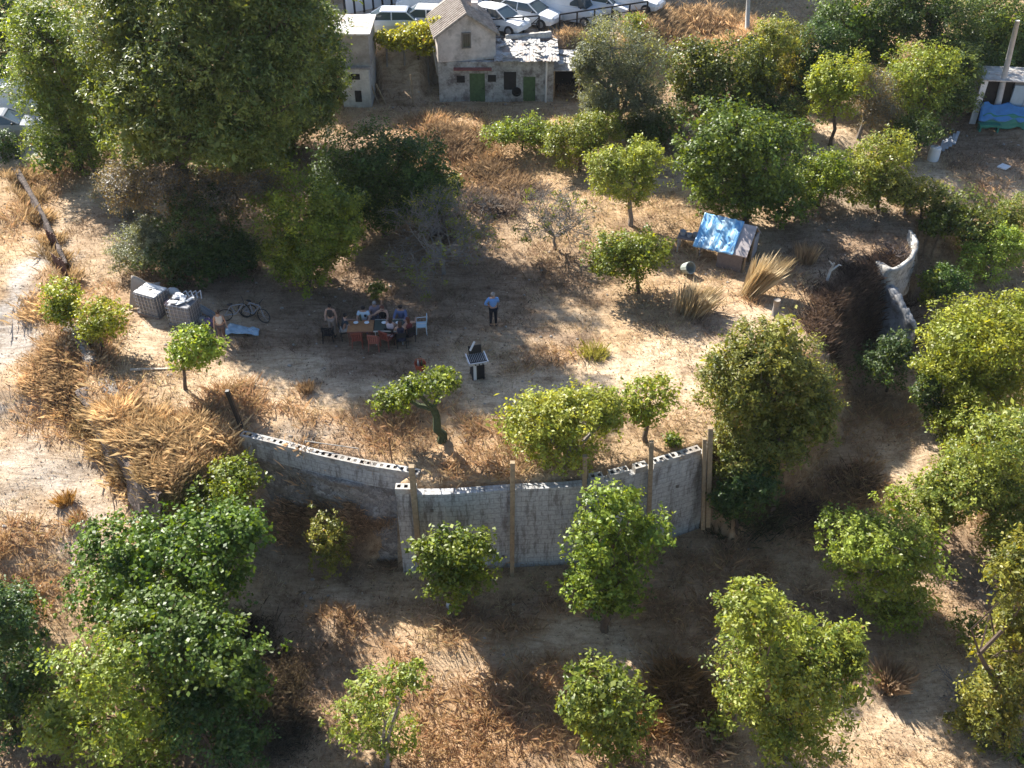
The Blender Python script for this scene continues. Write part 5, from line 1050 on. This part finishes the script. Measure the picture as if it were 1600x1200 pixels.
    for n in 'LR':
        ks['sh'+n] = J['sh'+n]; es.append(('chest', 'sh'+n)); gr['sh'+n] = .078
        if sleeve == 'short': ks['m'+n] = lerp('sh'+n, 'el'+n, .65); es.append(('sh'+n, 'm'+n)); gr['m'+n] = .062
        elif sleeve == 'long': ks['el'+n] = J['el'+n]; ks['m'+n] = lerp('el'+n, 'wr'+n, .9); es += [('sh'+n, 'el'+n), ('el'+n, 'm'+n)]; gr['el'+n] = .056; gr['m'+n] = .042
        else: gr['sh'+n] = .066
    cl('shirt', top, ks, es, gr)
    ks = {'pelvis': (0, 0, .97+dz)}; es = []; gr = {'pelvis': (.162, .122)}; frac = {'trousers': .93, 'shorts': 0, 'skirt': 0}[legstyle]
    for n in 'LR':
        ks['hip'+n] = J['hip'+n]; es.append(('pelvis', 'hip'+n)); gr['hip'+n] = .102
        if frac: ks['kn'+n] = J['kn'+n]; ks['e'+n] = lerp('kn'+n, 'an'+n, frac); es += [('hip'+n, 'kn'+n), ('kn'+n, 'e'+n)]; gr['kn'+n] = .072; gr['e'+n] = .055
        else: ks['e'+n] = lerp('hip'+n, 'kn'+n, .8); es.append(('hip'+n, 'e'+n)); gr['e'+n] = .09
    cl({'trousers': 'trousers', 'shorts': 'shorts', 'skirt': 'skirt'}[legstyle], legs, ks, es, gr)
    m = mat('shoe_%02d' % int(shoes[0]*99), shoes, .6, .15, 8)
    for n in 'LR':
        a, t = Vector(J['an'+n]), Vector(J['to'+n]); MB().ell(((a+t)/2).to_tuple()[:2]+(.045,), (.048, .13, .045), 9, 6).build('shoe', m, r, smooth=True)
    if logo: MB().ell((logo[0], logo[1], 1.25+dz), (.055, .02, .075), 10, 6).build('chest_print', BLACKP, r)
    return r
def at(px, py): return G(px, py)
def sx(px, py, z=None): q = P(px, py, 0); q.z = hz(q.x, q.y); return q
person('person in a blue shirt and black trousers seen from behind, standing alone', at(771, 509), R(4), 'stand', (.16, .33, .66), (.02, .02, .025), sleeve='long', arms=('hip', 'front'), hair='grey', H0=1.74, build=1.06)
person('person in a white top and brown trousers walking near the water tanks', at(350, 535), R(-160), 'walk', (.66, .60, .55), (.16, .10, .08), hair='brown', long=True, sleeve='none', H0=1.66)
person('person in an open pale vest standing behind the empty black chair', at(521, 524), R(175), 'stand', (.05, .045, .045), (.30, .24, .20), hair='dark', long=True, sleeve='none', arms=('down', 'front'), H0=1.64)
S = lambda px, py, off=0: (lambda q: (q.x, q.y, q.z))(sx(px, py))
def seated(label, px, py, rz, ch=BLKP, **k):
    q = sx(px, py); r = person(label, (q.x, q.y, q.z), rz, 'sit', **k)
    c = thing('folding_seat', 'seat under the '+label.split(' seated')[0].replace('person in', 'person wearing'), 'chair', (q.x, q.y, q.z), rz, 'seats under the people at the tables')
    MB().box((0, .06, .40), (.42, .42, .03)).build('seat', ch, c, bevel=.01); MB().box((0, -.17, .72), (.42, .03, .26)).build('backrest', ch, c, bevel=.01)
    for x in (-.19, .19):
        for y in (-.13, .25): MB().tube([(x, y, .4), (x, y, 0)], .016, 5).build('leg', ch, c)
        MB().tube([(x, -.15, .4), (x, -.17, .82)], .014, 5).build('back_post', ch, c)
    return r
seated('person in dark clothes and white shorts seated at the left end of the table', 538, 527, R(-70), top=(.04, .05, .06), legs=(.58, .56, .54), legstyle='shorts', arms=('table', 'table'), shoes=(.7, .7, .7), lean=.12)
seated('person in a white and blue tee with dark print seated at the far side', 571, 514, R(180), top=(.52, .64, .74), legs=(.07, .12, .24), arms=('table', 'table'), logo=(-.07, .118), build=1.1, lean=.04)
seated('person in a black strapless top with bare arms seated at the far side', 601, 514, R(178), top=(.02, .02, .02), legs=(.04, .04, .05), sleeve='none', arms=('table', 'out'), hair='red', long=True, lean=.08)
seated('person in a grey mauve top seated behind, raising one hand', 588, 507, R(190), top=(.28, .22, .26), legs=(.08, .08, .1), hair='grey', arms=('up', 'table'), lean=.02)
seated('person in a dusky blue shirt seated at the far right of the table', 629, 513, R(172), top=(.14, .17, .30), legs=(.06, .07, .12), arms=('table', 'table'), sleeve='long', lean=.05, build=1.08)
seated('person in a pale dress seated at the near side of the table', 612, 536, R(-15), top=(.58, .48, .50), legs=(.60, .50, .52), legstyle='skirt', hair='brown', long=True, sleeve='none', arms=('table', 'table'), lean=.08)
seated('person in a black dress and white shoes seated at the near side, second from right', 628, 542, R(12), top=(.03, .03, .05), legs=(.03, .03, .05), legstyle='skirt', hair='brown', long=True, sleeve='none', arms=('table', 'table'), shoes=(.7, .66, .6), lean=.08)
seated('person in dark red clothes seated at the near side beside the white chair', 641, 534, R(40), top=(.17, .04, .04), legs=(.05, .03, .03), hair='red', long=True, sleeve='none', arms=('table', 'out'), lean=.05)
# things on the tables
def ontable(px, py, nm, lb, prof, mt, cat):
    q = P(px, py, tz+.765); tag(MB().lathe(prof, 12).build(nm, mt, None, (q.x, q.y, tz+.762), smooth=False), lb, cat, nm+'s on the picnic tables')
PL = [(.03, 0), (.11, .012), (.1, .016)]
for px, lb in ((556, 'white plate on the orange brown table, left'), (573, 'white plate on the orange brown table, right'), (600, 'white plate on the dark table, left'), (622, 'white plate on the dark table, right')): ontable(px, 504, 'plate', lb, PL, WHP, 'plate')
BT = [(.04, 0), (.04, .2), (.015, .27), (.015, .32)]
for px, lb in ((564, 'green bottle on the orange brown table'), (609, 'green bottle on the dark table')): ontable(px, 501, 'bottle', lb, BT, mat('bottle_green', (.05, .07, .04), .25, .1, 5, spec=.6), 'bottle')
# loose stones over the rough ground
def stones():
    N = 1500; x = RNG.uniform(-30, 30, N); y = RNG.uniform(12, 62, N); w = zone(x, y); k = RNG.random(N) < .25+.6*(w[1]+w[5]+w[3]); x, y = x[k], y[k]; z = H(x, y); m = MB()
    for a, b, c in zip(x, y, z):
        s = random.uniform(.03, .1); m.ell((a, b, c+s*.2), (s, s*random.uniform(.6, 1), s*.6), 6, 4, .2)
    o = m.build('stones', mat('loose_stone', (.42, .38, .33), .9, .4, 3)); o['kind'] = 'stuff'
stones()

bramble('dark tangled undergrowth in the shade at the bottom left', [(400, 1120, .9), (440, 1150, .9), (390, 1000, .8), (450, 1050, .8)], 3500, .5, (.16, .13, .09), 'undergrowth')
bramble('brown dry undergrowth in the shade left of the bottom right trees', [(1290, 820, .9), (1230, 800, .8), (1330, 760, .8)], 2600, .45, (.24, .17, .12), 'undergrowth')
hm, hn, hb = newmat('thin_haze'); hn.nodes.remove(hb); pv = hn.nodes.new('ShaderNodeVolumePrincipled'); pv.inputs['Density'].default_value = .00012; pv.inputs['Color'].default_value = (.86, .91, 1, 1); pv.inputs['Anisotropy'].default_value = .1
hn.links.new(pv.outputs[0], hn.nodes['Material Output'].inputs['Volume'])
hz_o = MB().box((0, 60, 8.5), (400, 300, 37)).build('haze', hm); hz_o['kind'] = 'stuff'

bramble('straw grass on the bank above the green bush at left', [(260, 735, .5), (300, 735, .6), (340, 715, .6), (280, 760, .5)], 2600, .55, (.55, .41, .25), 'dry_grass_bank')
bramble('straw grass hanging over the dark stone face above the pale track', [(105, 640, .35), (135, 672, .35), (165, 705, .35), (195, 732, .35), (230, 765, .4)], 2600, .5, (.50, .37, .21), 'dry_grass_bank')
bramble('straw grass along the low dark rubble wall at top left', [(30, 285, .45), (46, 315, .45), (62, 345, .45), (78, 378, .45), (90, 408, .4), (102, 440, .3)], 3000, .75, (.50, .37, .22), 'dry_grass_bank')

bramble('grey purple dry scrub between the bare tree and the bushes', [(740, 310, .9), (780, 330, .9), (820, 300, .8), (700, 360, .8)], 2600, .6, (.27, .22, .19), 'dry_weeds')

def litter():
    N = 60000; x = RNG.uniform(-32, 32, N); y = RNG.uniform(11, 66, N); k = (np.abs(x) < y*.55+9)&(RNG.random(N) < .25+.9*vnoise(x, y, 2.0, 91)**2); x, y = x[k], y[k]; z = H(x, y)+.025; n = len(x)
    nr = RNG.normal(0, .35, (n, 3))+np.array([0, 0, 1]); nr /= np.linalg.norm(nr, axis=1)[:, None]; t = np.cross(nr, RNG.normal(0, 1, (n, 3))); t /= np.linalg.norm(t, axis=1)[:, None]; b = np.cross(nr, t)
    L = RNG.uniform(.03, .13, (n, 1)); p = np.stack([x, y, z], 1); v = np.stack([p-t*L/2, p+b*L*.25, p+t*L/2, p-b*L*.25], 1).reshape(-1, 3)
    pal = np.array([(.20, .13, .08), (.34, .25, .15), (.12, .09, .07), (.55, .47, .36), (.28, .24, .20)]); c = pal[RNG.choice(5, n, p=[.3, .2, .25, .15, .1])]*RNG.uniform(.7, 1.2, (n, 1))
    o = np_mesh('leaf_litter', v, (np.arange(n)*4)[:, None]+np.arange(4), STRAW, np.repeat(c, 4, 0)); o['kind'] = 'stuff'
litter()
def sack(label, px, py, sx_, c, dz=0, nm='sack'):
    g = G(px, py); m = MB(); m.ell((0, 0, .16), (sx_, sx_*.6, .2), 14, 9, .09); tag(m.build(nm, mat('sack_%02d%02d' % (int(c[0]*99), int(c[2]*99)), c, .8, .3, 7), None, g+Vector((0, 0, dz)), smooth=True), label, nm)
sack('pink bundle wedged between the two caged water tanks', 270, 492, .26, (.50, .34, .36), .45, 'bundle')
sack('white crumpled sack just behind the torn topped water tank', 276, 478, .32, (.62, .62, .60), .6)
sack('grey sack at the foot of the torn topped water tank', 318, 505, .26, (.30, .30, .31))
g = G(322, 500); tag(MB().box((0, 0, .5), (.2, .05, 1.35), ry=-.75).box((.2, .1, .45), (.1, .05, 1.2), ry=-.9).build('loose_boards', mat('blue_grey_board', (.22, .26, .31), .7, .2, 5), None, g), 'blue grey boards sloping down from the torn topped water tank', 'boards')
